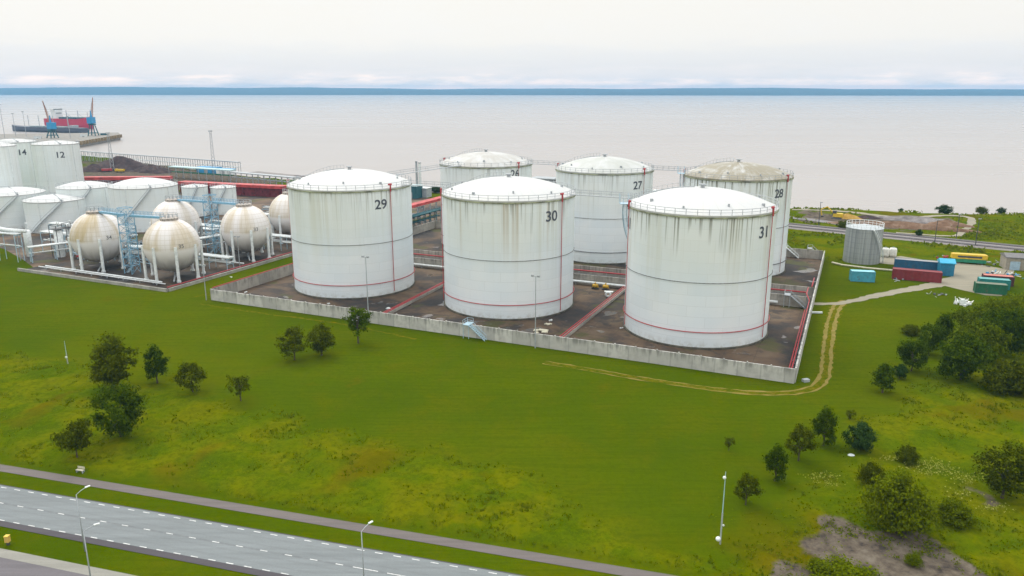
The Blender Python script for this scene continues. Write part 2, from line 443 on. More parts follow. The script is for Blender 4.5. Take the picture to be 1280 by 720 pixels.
def soft_in(x, y, poly, w):
    d = seg_dist(x, y, poly + [poly[0]]); s = np.where(inside(x, y, poly), d, -d)
    return np.clip(s / w * .5 + .5, 0, 1)
def xy(px, z=0.0): return [tuple(at(a, b, z)[:2]) for a, b in px]

SEA_Z = -4.0
coast = xy([(-900, 176), (-250, 181), (-40, 186), (105, 192), (200, 203), (340, 221), (530, 231.5), (700, 243), (850, 252), (1000, 261), (1100, 265), (1200, 269.5), (1300, 270), (1500, 272)])
coast = coast + [(1500., 500.), (3500., 900.)]
meadow_left = xy([(-260, 400), (0, 437), (120, 462), (228, 492), (300, 520), (420, 543), (560, 570), (650, 598), (760, 648), (850, 690), (960, 720), (960, 760), (0, 576), (-260, 530)])
meadow_right = xy([(1163, 470), (1100, 535), (1010, 630), (930, 692), (880, 735), (1700, 900), (1900, 500), (1500, 420), (1280, 440)])
far_meadow = xy([(985, 263), (985, 300), (1040, 322), (1280, 345), (1700, 360), (1700, 255)])
bare_patch = xy([(985, 700), (1000, 668), (1052, 664), (1100, 676), (1160, 682), (1235, 716), (1270, 760), (960, 760)])
bare2 = xy([(1196, 606), (1206, 604), (1222, 620), (1212, 630)])
bare_far = xy([(1000, 266), (1060, 274), (1190, 276), (1195, 288), (1110, 288), (1000, 276)])
bare_left = xy([(90, 198), (205, 204), (350, 225), (350, 241), (90, 236)])
RD = Vector((.9622, -.2724, 0)); RN = Vector((.2724, .9622, 0))

def rise(x, y):
    """ground height: flat yard, rough meadow, a low grassy ridge along the coast on the right"""
    cd = seg_dist(x, y, coast)
    cp = np.array(sorted(coast)); cy = np.interp(x, cp[:, 0], cp[:, 1])
    land = y < cy
    sd = np.where(land, cd, -cd)
    ridge = np.clip((x - 95) / 60, 0, 1) * np.exp(-((sd - 14) / 15) ** 2) * (.9 + 1.6 * vnoise(x, y, 28, 3) + 1.0 * np.clip((x - 165) / 45, 0, 1))
    shore = np.clip((sd + 4) / 9, 0, 1); shore = shore * shore * (3 - 2 * shore)
    return ridge - (1 - shore) * 8.0, sd

def build_ground():
    def axis(lo, a, b, hi, st, g=1.16):
        inner = list(np.arange(a, b + st * .5, st)); left = []; s = st; p = a
        while p > lo: s = min(s * g, 60); p -= s; left.append(p)
        right = []; s = st; p = inner[-1]
        while p < hi: s = min(s * g, 60); p += s; right.append(p)
        return np.array(left[::-1] + inner + right)
    xs = axis(-1500, -112, 205, 1500, .62); ys = axis(-220, 56, 250, 1150, .62, 1.035)
    X, Y = np.meshgrid(xs, ys); nx, ny = len(xs), len(ys)
    Z, sd = rise(X, Y)
    jx = X + (vnoise(X, Y, 5, 1) - .5) * 7; jy = Y + (vnoise(X, Y, 5, 2) - .5) * 7
    M = np.maximum(np.maximum(soft_in(jx, jy, meadow_left, 3), soft_in(jx, jy, meadow_right, 3)), soft_in(jx, jy, far_meadow, 6))
    c = X * RN.x + Y * RN.y
    clear = np.clip((c - 76.6) / 1.2, 0, 1)
    M *= np.where(c < 90, clear, 1)
    bare = np.maximum.reduce([soft_in(jx, jy, bare_patch, 2.5), soft_in(jx, jy, bare2, 3), soft_in(jx, jy, bare_far, 4) * .9, soft_in(jx, jy, bare_left, 15) * .8])
    lump = (vnoise(X, Y, 2.3, 5) * .5 + vnoise(X, Y, .9, 6) * .28) * M * np.clip(1 - bare, 0, 1) * np.clip(1 - (Y - 165) / 20, 0, 1)
    Z = Z + lump
    me = bpy.data.meshes.new('ground')
    me.vertices.add(nx * ny)
    me.vertices.foreach_set('co', np.stack([X, Y, Z], -1).reshape(-1).astype(np.float32))
    i, j = np.meshgrid(np.arange(nx - 1), np.arange(ny - 1)); a = (j * nx + i).reshape(-1)
    q = np.stack([a, a + 1, a + nx + 1, a + nx], -1).reshape(-1).astype(np.int32)
    nf = len(a)
    me.loops.add(nf * 4); me.loops.foreach_set('vertex_index', q)
    me.polygons.add(nf); me.polygons.foreach_set('loop_start', np.arange(0, nf * 4, 4, dtype=np.int32))
    me.polygons.foreach_set('use_smooth', np.ones(nf, bool))
    me.update(calc_edges=True)
    for nm, arr in (('meadow', M), ('bare', bare)):
        t = me.attributes.new(nm, 'FLOAT', 'POINT'); t.data.foreach_set('value', arr.reshape(-1).astype(np.float32))
    me.materials.append(GRASS)
    o = bpy.data.objects.new('ground', me); COL.objects.link(o)
    struct(o)
build_ground()

# ------------------------------------------------------------------ sea, far coast
def sea():
    m, nt, b = new_mat('sea_water')
    P = N(nt, 'ShaderNodeNewGeometry').outputs['Position']
    mp = N(nt, 'ShaderNodeMapping'); mp.inputs['Scale'].default_value = (.35, 1, 1); L(nt, P, mp.inputs[0])
    n = noise(nt, mp.outputs[0], .10, 6, .62)
    mp2 = N(nt, 'ShaderNodeMapping'); mp2.inputs['Scale'].default_value = (.0007, .006, 1); L(nt, P, mp2.inputs[0])
    s = noise(nt, mp2.outputs[0], 1.0, 4, .6)
    L(nt, mixc(nt, smooth_n(nt, s, .35, .65), (.315, .285, .265), (.335, .305, .285)), b.inputs['Base Color'])
    L(nt, smooth_n(nt, s, .3, .7, .30, .26), b.inputs['Roughness'])
    b.inputs['IOR'].default_value = 1.33
    bump(nt, b, n, .12, .4)
    mb = MB(); mb.add([(-16000, 150, 0), (16000, 150, 0), (16000, 15000, 0), (-16000, 15000, 0)], [(0, 1, 2, 3)])
    struct(mb.build('sea', m, loc=(0, 0, SEA_Z)))
sea()
def far_coast():
    m = earth_mat('far_forest', (.025, .040, .042), (.036, .052, .052), (.05, .07, .068))
    n = 160; vs = []; fs = []
    for i in range(n + 1):
        u = i / n; X = -13500 + 27000 * u
        yfront = 9300 - 2600 * u + 160 * math.sin(u * 17) + 90 * math.sin(u * 41 + 1)
        h = 98 - 52 * u + 7 * math.sin(u * 23) + 5 * math.sin(u * 61 + 2) + 3 * math.sin(u * 133)
        for yy, zz in ((0, -1), (40, 9), (500, h * .55), (1400, h * .9), (2600, h)):
            vs.append((X, yfront + yy, SEA_Z + zz))
    for i in range(n):
        for k in range(4): fs.append((i * 5 + k, (i + 1) * 5 + k, (i + 1) * 5 + k + 1, i * 5 + k + 1))
    mb = MB(); mb.add(vs, fs); struct(mb.build('hills', m, smooth=True))
far_coast()

# ------------------------------------------------------------------ roads, path, lines
def strip(name, mat, c0, c1, a0, a1, z, steps=1):
    mb = MB()
    for k in range(steps):
        t0 = a0 + (a1 - a0) * k / steps; t1 = a0 + (a1 - a0) * (k + 1) / steps
        p = [RD * t0 + RN * c0, RD * t1 + RN * c0, RD * t1 + RN * c1, RD * t0 + RN * c1]
        mb.add([(q.x, q.y, z) for q in p], [(0, 1, 2, 3)])
    return mb.build(name, mat)
struct(strip('road', ROAD, 64.15, 71.05, -400, 400, .06))
struct(strip('road_shoulder', SHOULDER, 63.15, 64.15, -400, 400, .055))
struct(strip('road_edge', SHOULDER, 71.05, 71.22, -400, 400, .056))
struct(strip('path', PATH, 74.1, 75.75, -400, 400, .05))
struct(strip('pavement', SIDEWALK, 58.1, 59.5, -400, 400, .05))
struct(strip('driveway', DRIVE, 55.1, 58.1, -400, 400, .046))
def along(p): return p.x * RD.x + p.y * RD.y
def dashes(c, start, pitch, length, w, a1):
    mb = MB(); a = start
    while a < a1:
        p = [RD * a + RN * (c - w / 2), RD * (a + length) + RN * (c - w / 2), RD * (a + length) + RN * (c + w / 2), RD * a + RN * (c + w / 2)]
        mb.add([(q.x, q.y, .066) for q in p], [(0, 1, 2, 3)]); a += pitch
    return mb
mk = MB()
for mb in (dashes(70.65, -140, 2.3, .95, .13, 60), dashes(67.45, -140.6, 3.25, .95, .12, along(at(425, 706))), dashes(64.25, -141.2, 2.35, .95, .13, 60),
           dashes(67.45, along(at(442, 708)), 4.2, 3.1, .12, 60)):
    mk.add(mb.v, mb.f)
struct(mk.build('road_markings', LINE))

def ribbon(name, mat, px, width, z, wob=.25, seed=0, z_of=None):
    """a track laid along a line on the ground, with ragged edges"""
    r = random.Random(seed); pts = [at(a, b) for a, b in px]; fine = []
    for i in range(len(pts) - 1):
        p0, p1, p2, p3 = pts[max(i - 1, 0)], pts[i], pts[i + 1], pts[min(i + 2, len(pts) - 1)]
        k = max(3, int((p2 - p1).length / 1.2))
        for q in range(k):
            t = q / k
            fine.append(.5 * ((2 * p1) + (p2 - p0) * t + (2 * p0 - 5 * p1 + 4 * p2 - p3) * t * t + (3 * p1 - p0 - 3 * p2 + p3) * t ** 3))
    fine.append(pts[-1]); vs = []; fs = []
    for i, p in enumerate(fine):
        d = (fine[min(i + 1, len(fine) - 1)] - fine[max(i - 1, 0)]).normalized(); n = Vector((-d.y, d.x, 0))
        w = width if isinstance(width, (int, float)) else width[0] + (width[1] - width[0]) * i / len(fine)
        for sgn in (-1, 1):
            q = p + n * sgn * (w / 2 + r.uniform(-wob, wob)); vs.append((q.x, q.y, z + (max(0.0, float(rise(np.array([q.x]), np.array([q.y]))[0][0])) if q.y > 245 else 0.0)))
        if i: fs.append((2 * i - 2, 2 * i - 1, 2 * i + 1, 2 * i))
    mb = MB(); mb.add(vs, fs); return mb.build(name, mat)
trk = [(1058, 376), (1047, 383), (1040, 400), (1035, 430), (1033, 455), (1030, 472), (1018, 484), (990, 491), (940, 491), (880, 485), (800, 473), (730, 461), (680, 453)]
def offset_px(px, d):
    out = []
    w = [at(a, b) for a, b in px]
    for i, p in enumerate(w):
        t = (w[min(i + 1, len(w) - 1)] - w[max(i - 1, 0)]).normalized(); q = p + Vector((-t.y, t.x, 0)) * d
        d_ = q.y * C_ - (0 - CAM_H) * S_; up = q.y * S_ + (0 - CAM_H) * C_
        out.append((640 + F * q.x / d_, 360 - F * up / d_))
    return out
for dlt, sd in ((-.8, 1), (.8, 2)):
    struct(ribbon('dirt_track', TRACK, offset_px(trk, dlt), (.9, .18), .036, .22, sd))
struct(ribbon('worn_grass', WORN, trk, (3.4, .8), .03, .45, 9))
for px, sd in (([(250, 380), (330, 392), (420, 404), (520, 424)], 3), ([(232, 374), (262, 366), (300, 352), (330, 344)], 4)):
    struct(ribbon('worn_grass', WORN, px, .6, .028, .3, sd))
struct(ribbon('gravel_lane', GRAVEL, [(1016, 380), (1050, 379), (1090, 371), (1130, 363), (1170, 356), (1205, 346)], (1.8, 5.2), .05, .3, 5))
mb = MB(); px = [(1096, 322), (1126, 320), (1168, 327), (1200, 329), (1232, 332), (1268, 338), (1266, 345), (1224, 347), (1256, 366), (1252, 370), (1232, 369), (1200, 362), (1180, 357), (1160, 356), (1196, 347), (1186, 340), (1130, 332), (1098, 329)]
mb.add([at(a, b, .042) for a, b in px], [tuple(range(len(px)))]); struct(mb.build('gravel_yard', GRAVEL))
struct(ribbon('sandy_lane', GRAVEL, [(1120, 291), (1160, 294), (1195, 295), (1204, 289), (1214, 281), (1208, 276), (1180, 274), (1120, 275), (1040, 268), (990, 265)], (2.2, 3.4), .12, .4, 6))
struct(ribbon('grey_lane', asphalt('grey_lane', (.20, .19, .19)), [(905, 266), (990, 273), (1040, 279), (1090, 287)], 4.5, .10, .3, 7))

# railway on the right: a ballast bed with two tracks
def railway():
    a, b = at(860, 269.5), at(1420, 325.0); d = (b - a).normalized(); n = Vector((-d.y, d.x, 0))
    mb = MB(); mb.add([tuple((a - d * 300) + n * s + Vector((0, 0, z))) for s, z in ((-7.2, .02), (-6, .35), (4.6, .35), (5.8, .02))] + [tuple(b + d * 100 + n * s + Vector((0, 0, z))) for s, z in ((-7.2, .02), (-6, .35), (4.6, .35), (5.8, .02))], [(0, 4, 5, 1), (1, 5, 6, 2), (2, 6, 7, 3)])
    struct(mb.build('railway_bed', BALLAST))
    rail = paint('rail_steel', (.30, .28, .28), .4, .5); tie = paint('sleepers', (.05, .042, .045), .9)
    for off, lab in ((-3.8, 'railway track nearer the grey silo, two rails on dark sleepers'), (2.4, 'railway track nearer the sea, two rails on dark sleepers')):
        t = empty('railway_track', lab, 'railway track', a + n * off, 0, 'railway tracks')
        r = MB()
        for g in (-.76, .76): r.tube([n * g + Vector((0, 0, .55)) - d * 260, n * g + Vector((0, 0, .55)) + d * ((b - a).length + 80)], .09, 4)
        bd = MB(); ln_ = (b - a).length
        bd.box(tuple(d * (ln_ / 2 - 90)) [:2] + (.36,), (ln_ + 340, 2.9, .05), math.atan2(d.y, d.x)); bd.build('track_bed', tie, t)
        r.build('rails', rail, t)
        s = MB(); k = -250
        while k < (b - a).length + 60:
            q = d * k; s.box((q.x, q.y, .4), (.28, 2.5, .14), math.atan2(d.y, d.x)); k += .75
        tag(s.build('sleepers', tie, t), kind='stuff')
railway()

# ------------------------------------------------------------------ big storage tanks
def text_mesh(txt, size, R, z, ang, off=.07, bold=.022):
    """flat lettering bent round a shell of radius R, centred at angle ang and height z"""
    cu = bpy.data.curves.new('lettering', 'FONT'); cu.body = txt; cu.size = size / .70; cu.align_x = 'CENTER'; cu.align_y = 'CENTER'; cu.offset = bold * size
    cu.resolution_u = 5; cu.space_character = .98
    o = bpy.data.objects.new('lettering', cu); COL.objects.link(o)
    bpy.context.view_layer.update()
    me = o.evaluated_get(bpy.context.evaluated_depsgraph_get()).to_mesh()
    vs = [tuple(v.co) for v in me.vertices]; fs = [tuple(p.vertices) for p in me.polygons]
    bpy.data.objects.remove(o)
    mb = MB()
    zc = (max(v[1] for v in vs) + min(v[1] for v in vs)) / 2; xc = (max(v[0] for v in vs) + min(v[0] for v in vs)) / 2
    out = []
    for x, y, _ in vs:
        a = ang + (x - xc) * 1.08 / R; r = R + off
        out.append((r * math.cos(a), r * math.sin(a), z + y - zc))
    mb.add(out, fs); return mb

def rail_ring(R, z, h, n, r=.045, arc=None):
    mb = MB()
    for k in range(n):
        a = 2 * PI * k / n
        mb.tube([(R * math.cos(a), R * math.sin(a), z), (R * math.cos(a), R * math.sin(a), z + h)], r, 4)
    mb.ring(R, z + h, r, n * 2, 4); mb.ring(R, z + h * .5, r * .8, n * 2, 4)
    return mb

def storage_tank(num, p, R, H, label, seed, drip, rust, grime, roofdirt, roofcol, red=True, stair=None, second=None, num_ang=-51):
    t = empty('storage_tank', label, 'storage tank', (p[0], p[1], 0), 0, 'white numbered storage tanks')
    MB().lathe([(R + .28, 0), (R + .28, .34), (R + .02, .42)], 96).build('foundation', FOUND, t, smooth=True, sharp=30)
    MB().lathe([(R, .3), (R, H * .33), (R, H * .66), (R, H - .4)], 128).build('shell', tank_paint('shell_paint_' + num, seed, drip, rust, grime, H), t, smooth=True)
    rise_ = 3.6; Rs = (R * R + rise_ * rise_) / (2 * rise_)
    prof = [(R + .12, H - .42), (R + .20, H - .30), (R + .22, H)]
    for k in range(1, 15):
        rr = R * (1 - k / 14.0) if k < 14 else .01
        prof.append((max(rr, .01), H + math.sqrt(Rs * Rs - rr * rr) - (Rs - rise_)))
    MB().lathe(prof, 96).build('roof', roof_paint('roof_paint_' + num, seed, roofdirt, roofcol), t, smooth=True, sharp=40)
    MB().lathe([(R + .01, H - .66), (R + .28, H - .62), (R + .28, H - .36), (R + .13, H - .32)], 96).build('rim', MOSSRIM, t, smooth=True, sharp=30)
    rail_ring(R + .10, H, 1.15, 44, .055).build('railing', GREYST, t)
    g = MB().ring(R + .09, 14.1, .065, 128, 5).build('mid_girder', GIRD, t)
    MB().ring(R + .26, 3.7, .10, 128, 6).build('lower_ring_pipe', RED if red else DARK, t, smooth=True)
    for a in ((-41, -175) if red else (-46, 158)):
        a = R_(a); cx, cy = math.cos(a), math.sin(a)
        m = RED if red else paint('faded_pipe', (.34, .20, .18), .6)
        pr = MB().tube([(cx * (R + .30), cy * (R + .30), 1.0), (cx * (R + .30), cy * (R + .30), H + .2)], .085, 6).build('riser_pipe', m, t)
        ch = MB()
        ch.tube([(cx * (R + .35), cy * (R + .35), H - .9), (cx * (R + .35), cy * (R + .35), H + 1.0)], .20, 8)
        tx, ty = -cy, cx
        ch.tube([(cx * (R + .2) - tx * .5, cy * (R + .2) - ty * .5, H + .9), (cx * (R + .2) + tx * .5, cy * (R + .2) + ty * .5, H + .9)], .22, 8)
        ch.build('foam_chamber', RED, pr)
    text_mesh(num, 2.35, R, H - (2.5 if num == '26' else 3.9), R_(num_ang)).build('tank_number', TEXTM, t)
    if second is not None: text_mesh(num, 2.35, R, H - 3.9, R_(second)).build('tank_number', TEXTM, t)
    for k in range(9):                                        # roof vents and hatches, their feet in the dome
        a = 2 * PI * k / 9 + seed; q = R * (.80 if k % 2 else .87)
        zt = H + math.sqrt(Rs * Rs - q * q) - (Rs - rise_)
        MB().tube([(q * math.cos(a), q * math.sin(a), zt - .1), (q * math.cos(a), q * math.sin(a), zt + .5)], .22 if k % 3 else .35, 8).build('roof_vent', GREYST, t)
    v = MB(); v.tube([(0, 0, H + rise_ - .1), (0, 0, H + rise_ + .7)], .45, 10); v.tube([(0, 0, H + rise_ + .6), (0, 0, H + rise_ + .8)], .8, 10)
    v.build('centre_vent', GREYST, t)
    ld = MB()                                                # stairway over the dome with its handrail
    a = R_(100 + seed * 37 % 60); prev = None
    for k in range(12):
        q = R * (1 - k / 12.5); zt = H + math.sqrt(Rs * Rs - q * q) - (Rs - rise_)
        pnt = Vector((q * math.cos(a), q * math.sin(a), zt + .15))
        if prev is not None:
            ld.tube([prev, pnt], .10, 4); ld.tube([prev + Vector((0, 0, .95)), pnt + Vector((0, 0, .95))], .04, 4)
        ld.tube([pnt - Vector((0, 0, .3)), pnt + Vector((0, 0, .95))], .04, 4); prev = pnt
    ld.build('roof_walkway', GREYST, t)
    if stair is not None:
        a0, turn = stair; s = MB(); n = 84; pts0, pts1, ptsr = [], [], []
        for k in range(n + 1):
            a = R_(a0 + turn * k / n); z = .3 + (H - .3) * k / n
            c, d = math.cos(a), math.sin(a)
            if k % 1 == 0: s.box(((R + .75) * c, (R + .75) * d, z), (.95, .30, .06), a)
            pts0.append(((R + 1.2) * c, (R + 1.2) * d, z)); ptsr.append(((R + 1.2) * c, (R + 1.2) * d, z + 1.1)); pts1.append(((R + .30) * c, (R + .30) * d, z))
            if k % 4 == 0: s.tube([pts0[-1], ptsr[-1]], .04, 4)
        s.tube(pts0, .11, 4); s.tube(pts1, .09, 4); s.tube(ptsr, .045, 4)
        a = R_(a0 + turn); c, d = math.cos(a), math.sin(a)
        s.box(((R + 1.0) * c, (R + 1.0) * d, H + .05), (2.0, 2.4, .12), a)
        for e in (-1.2, 1.2):
            for f in (.1, 2.0):
                x0 = (R + f) * c - e * d; y0 = (R + f) * d + e * c; s.tube([(x0, y0, H), (x0, y0, H + 2.1)], .06, 4)
        s.build('spiral_stair', PALEBL, t)
    return t

H_T = 27.9
T29 = (-43.2, 204.2); T30 = (-.8, 186.0); T31 = (41.2, 165.1); T26 = (-8.9, 263.6); T27 = (29.3, 243.8); T28 = (66.4, 225.6)
storage_tank('29', T29, 16.1, H_T, 'white storage tank numbered 29, leftmost of the large front row', 1.3, .30, .05, .55, .30, (.62, .62, .56), num_ang=-51)
storage_tank('30', T30, 16.1, H_T, 'white storage tank numbered 30 with brown rust streaks down its middle', 4.1, .50, .85, .6, .30, (.60, .60, .54), num_ang=-52)
storage_tank('31', T31, 15.7, H_T, 'white storage tank numbered 31, largest in view, near the wall corner', 7.7, .75, .10, .75, .30, (.62, .61, .54), stair=(95, 82), second=-178, num_ang=-51)
storage_tank('26', T26, 15.7, H_T, 'white storage tank numbered 26, half hidden behind tank 30', 2.6, .3, .05, .35, .95, (.40, .39, .36), red=False, num_ang=-51)
storage_tank('27', T27, 15.3, H_T, 'white storage tank numbered 27 standing between tanks 30 and 31', 9.2, .3, .05, .3, 1.0, (.42, .44, .41), red=False, num_ang=-55)
storage_tank('28', T28, 15.3, H_T, 'white storage tank numbered 28 with brown dirty roof and black streaks', 5.6, 1.15, .05, .5, 1.3, (.27, .245, .18), red=False, stair=(100, 72), num_ang=-58)

# walkways between neighbouring tank tops
def catwalk(a, ra, b, rb, label):
    a = Vector((*a, H_T + .3)); b = Vector((*b, H_T + .3)); d = (b - a).normalized(); p = a + d * (ra + .1); q = b - d * (rb + .1); n = Vector((-d.y, d.x, 0))
    t = empty('catwalk', label, 'catwalk', p, 0, 'catwalks between tank tops')
    m = (q - p).length
    w = MB(); w.box(tuple(d * m / 2), (m, .9, .14), math.atan2(d.y, d.x)); w.build('deck', GREYST, t)
    r = MB()
    for s in (-.45, .45):
        for h in (.6, 1.15): r.tube([n * s + Vector((0, 0, h)), n * s + Vector((0, 0, h)) + d * m], .035, 4)
        k = 0.0
        while k <= m: r.tube([n * s + d * k, n * s + d * k + Vector((0, 0, 1.15))], .035, 4); k += m / 6
    r.build('handrails', GREYST, t)
catwalk(T29, 16.1, T30, 16.1, 'thin steel catwalk joining the tops of tanks 29 and 30')
catwalk(T30, 16.1, T31, 15.7, 'thin steel catwalk joining the tops of tanks 30 and 31')
catwalk(T26, 15.7, T27, 15.3, 'thin steel catwalk joining the tops of tanks 26 and 27')
catwalk(T27, 15.3, T28, 15.3, 'thin steel catwalk joining the tops of tanks 27 and 28')
catwalk(T29, 16.1, T26, 15.7, 'thin steel catwalk joining the tops of tanks 29 and 26')

# ------------------------------------------------------------------ bund walls and the yard floor
SL, TD = 140.4, 115.0
mb = MB(); mb.add([(0.2, .2, 0), (SL - .2, .2, 0), (SL - .2, TD - .2, 0), (.2, TD - .2, 0)], [(0, 1, 2, 3)])
struct(mb.build('yard_floor', YARD, loc=yard(0, 0, .04), rz=ROT))

def bund_wall(label, s0, t0, s1, t1, h=2.9, th=.35, mat=None, pitch=4.2, jit=.12, z0=0.0, cop=False):
    a, b = yard(s0, t0), yard(s1, t1); d = b - a; ln = d.length; rz = math.atan2(d.y, d.x)
    m = MB(); n = max(1, round(ln / pitch)); w = ln / n; r = random.Random(int(s0 * 7 + t0 * 3))
    for k in range(n):
        hh = h - r.uniform(0, jit)
        m.box((w * (k + .5), 0, hh / 2), (w - .05, th - r.uniform(0, .04), hh))
        if jit > .05:
            m.box((w * k, -.012, (h + .10) / 2), (.24, th + .06, h + r.uniform(.0, .18)))
    o = m.build('bund_wall', mat or CONC, loc=(a.x, a.y, z0), rz=rz)
    return tag(o, label, 'wall', 'concrete bund walls', 'thing')
bund_wall('long pale panelled concrete wall along the grass in front of the six tanks', 0, 0, SL, 0)
bund_wall('concrete wall left of tank 29, with a red pipe along its top', 0, .4, 0, TD, jit=.03, mat=CONC_IN, pitch=6)
bund_wall('concrete wall on the right beside the grass, ending near the grey silo', SL, .4, SL, TD, jit=.03, pitch=6)
bund_wall('concrete wall at the far end of the yard behind tanks 26, 27 and 28', .4, TD, SL - .4, TD, jit=.03, mat=CONC_IN, pitch=6)
bund_wall('inner concrete wall just behind tanks 29, 30 and 31', .4, 54, SL - .4, 54, jit=.03, mat=CONC_IN, pitch=6)
bund_wall('mossy inner concrete wall just in front of tanks 26, 27 and 28', .4, 62.5, SL - .4, 62.5, h=3.3, jit=.03, mat=CONC_IN, pitch=6)
def wall_low(label, s0, t0, s1, t1):
    o = bund_wall(label, s0, t0, s1, t1, h=.7, th=.9, jit=.02, mat=CONC_IN, pitch=8); o.name = 'low_kerb'; return o
wall_low('low concrete kerb under red pipes between tanks 29 and 30', 48.6, 1.5, 46.2, 53)
wall_low('low concrete kerb under red pipes between tanks 30 and 31', 93.0, 1.5, 93.6, 53)

def pipe(label, pts, r=.16, m=None, name='fire_pipe', group='red fire water pipes', supports=0):
    p0 = Vector(pts[0]); q = [Vector(p) - p0 for p in pts]
    t = empty(name, label, 'pipe', p0, 0, group)
    MB().tube(q, r, 6).build('pipe_run', m or RED, t, smooth=True)
    if supports:
        s = MB()
        for a, b in zip(q[:-1], q[1:]):
            n = max(1, int((b - a).length / supports))
            for k in range(n):
                c = a + (b - a) * ((k + .5) / n); h = c.z + p0.z
                if h > .3: s.box((c.x, c.y, c.z - r - (h - r) / 2 + .0), (.22, .22, h - r))
        s.build('pipe_supports', GREYST, t)
    return t
pipe('red pipe running along the top of the wall left of tank 29', [yard(.0, .6, 3.1), yard(0, 60, 3.1)], .14)
pipe('red pipe beside the right wall near tank 31', [yard(SL - .75, 1.2, 2.2), yard(SL - .75, 53, 2.2), yard(SL - 1.6, 54.6, 3.5), yard(SL - 1.6, 61, 3.5)], .14, supports=6)
pipe('second red pipe lower down inside the right wall near tank 31', [yard(SL - 1.35, 3, 1.1), yard(SL - 1.35, 48, 1.1)], .15, supports=6)
pipe('red pipe along the right wall beside the far tank row', [yard(SL - .8, 62, 3.6), yard(SL - .8, 72, 3.6)], .16)
pipe('red pipe on the left side of the kerb between tanks 29 and 30', [yard(48.35, 2, 1.0), yard(45.9, 53, 1.0)], .13)
pipe('red pipe on the right side of the kerb between tanks 29 and 30', [yard(48.9, 3.2, .98), yard(46.5, 53, .98)], .13)
pipe('red pipe on the left side of the kerb between tanks 30 and 31', [yard(92.65, 2, 1.05), yard(93.25, 53, 1.05)], .13)
pipe('red pipe on the right side of the kerb between tanks 30 and 31', [yard(93.35, 2.6, 1.05), yard(93.95, 53, 1.05)], .13)
pipe('long red pipe in the corridor between the two inner walls', [yard(1, 60.6, 2.3), yard(SL - 2, 60.6, 2.3)], .2, supports=8)
pipe('long dark pipe in the corridor between the two inner walls', [yard(1, 59.2, 1.6), yard(SL - 2, 59.2, 1.6)], .25, DARK, 'product_pipe', None, 8)
pipe('long white pipe at the foot of the inner wall behind tanks 29 to 31', [yard(2, 53.0, 1.0), yard(SL - 8, 53.0, 1.0)], .36, WHITE, 'product_pipe', None, 8)
for s, c in ((26, 'leftmost front tank'), (72, 'rust streaked front tank'), (117, 'largest front tank')):
    pipe('white outlet pipe behind the ' + c + ' leading to the inner wall', [yard(s, 44, 1.0), yard(s, 52.6, 1.0)], .36, WHITE, 'product_pipe', None)

# yellow pumps and pale debris behind tank 30
def pump(px, py, label):
    p = at(px, py); t = empty('foam_pump', label, 'pump', p, ROT, 'yellow pumps behind tank 30')
    b_ = paint('yellow_pump', (.55, .33, .02), .5)
    MB().box((0, 0, .35), (1.9, 1.1, .3)).build('base_frame', DARK, t)
    c = MB(); c.tube([(-.7, 0, .95), (.7, 0, .95)], .48, 10); c.tube([(0, 0, 1.3), (0, 0, 1.9)], .2, 8); c.build('casing', b_, t)
    f = MB()
    for sx in (-.8, .8): f.tube([(sx, 0, .1), (sx, 0, .9)], .08, 5)
    f.build('valve', b_, t)
pump(744, 361.5, 'larger yellow pump at the inner wall between tanks 30 and 31')
pump(757, 362.5, 'smaller yellow pump beside the white plate between tanks 30 and 31')
mb = MB(); mb.box((0, 0, .35), (2.3, 1.2, .12), .2); mb.box((0, 0, .15), (1.8, .9, .3), .2)
tag(mb.build('plate', WHITE, loc=at(761, 366), rz=ROT), 'pale flat plate lying beside the yellow pumps', 'plate')
mb = MB(); mb.ring(.55, .55, .28, 20, 8)
for v in range(len(mb.v)): x, y, z = mb.v[v]; mb.v[v] = (x, z - .55, y + .83)
tag(mb.build('cable_reel', WHITE, loc=at(760, 372), rz=-.3, smooth=True), 'round white reel standing beside the red pipes behind tank 30', 'reel')

def debris(px, py, label, col=None, r=.4):
    m = MB(); rr = random.Random(px)
    for k in range(5): m.box((rr.uniform(-r, r), rr.uniform(-r, r), .10 + rr.uniform(0, .12)), (rr.uniform(.3, .8) * r * 1.6, rr.uniform(.3, .8) * r * 1.6, .2), rr.uniform(0, 3))
    tag(m.build('debris', col or WHITE, loc=at(px, py, .05)), label, 'debris', 'pale debris on the yard floor')
PALE = paint('pale_debris', (.55, .52, .40), .8)
debris(307, 366, 'white scrap on the floor behind the left end of the front wall', r=.35)
debris(411, 380, 'white scrap below the right side of tank 29', r=.3)
debris(486, 386, 'white scrap left of the red pipe end at the front wall', r=.5)
debris(494, 387.5, 'white scrap right of the red pipe end at the front wall', r=.5)
debris(676, 415, 'tan rubble behind the front wall beside the floodlight pole', PALE, 1.1)
debris(684, 406, 'small tan rubble at the foot of tank 30', PALE, .7)
debris(688, 401, 'white scrap at the right foot of tank 30', r=.3)
debris(777, 411, 'white scrap at the left foot of tank 31', r=.3)
debris(289, 347, 'white scrap lying on the wall end left of tank 29', r=.3)

def mast(label, px, py, h, group='floodlight masts along the front wall'):
    t = empty('floodlight_mast', label, 'light mast', at(px, py), ROT, group)
    MB().tube([(0, 0, 0), (0, 0, h)], .13, 8, .07).build('pole', GREYST, t)
    MB().tube([(-.75, 0, h), (.75, 0, h)], .06, 5).build('crossbar', GREYST, t)
    for s in (-.65, .65):
        m = MB(); m.box((s, -.12, h + .12), (.55, .35, .38)); m.build('lamp_head', GREYST, t)
mast('grey floodlight mast standing against the front wall before tank 29', 461, 404, 15.5)
mast('grey floodlight mast standing against the front wall before tank 30', 669, 435, 15.3)
mast('grey floodlight mast at the left corner of the front wall', 258, 375, 9.0)
mast('grey floodlight mast between the spheres and the left wall', 300, 335, 9.5)

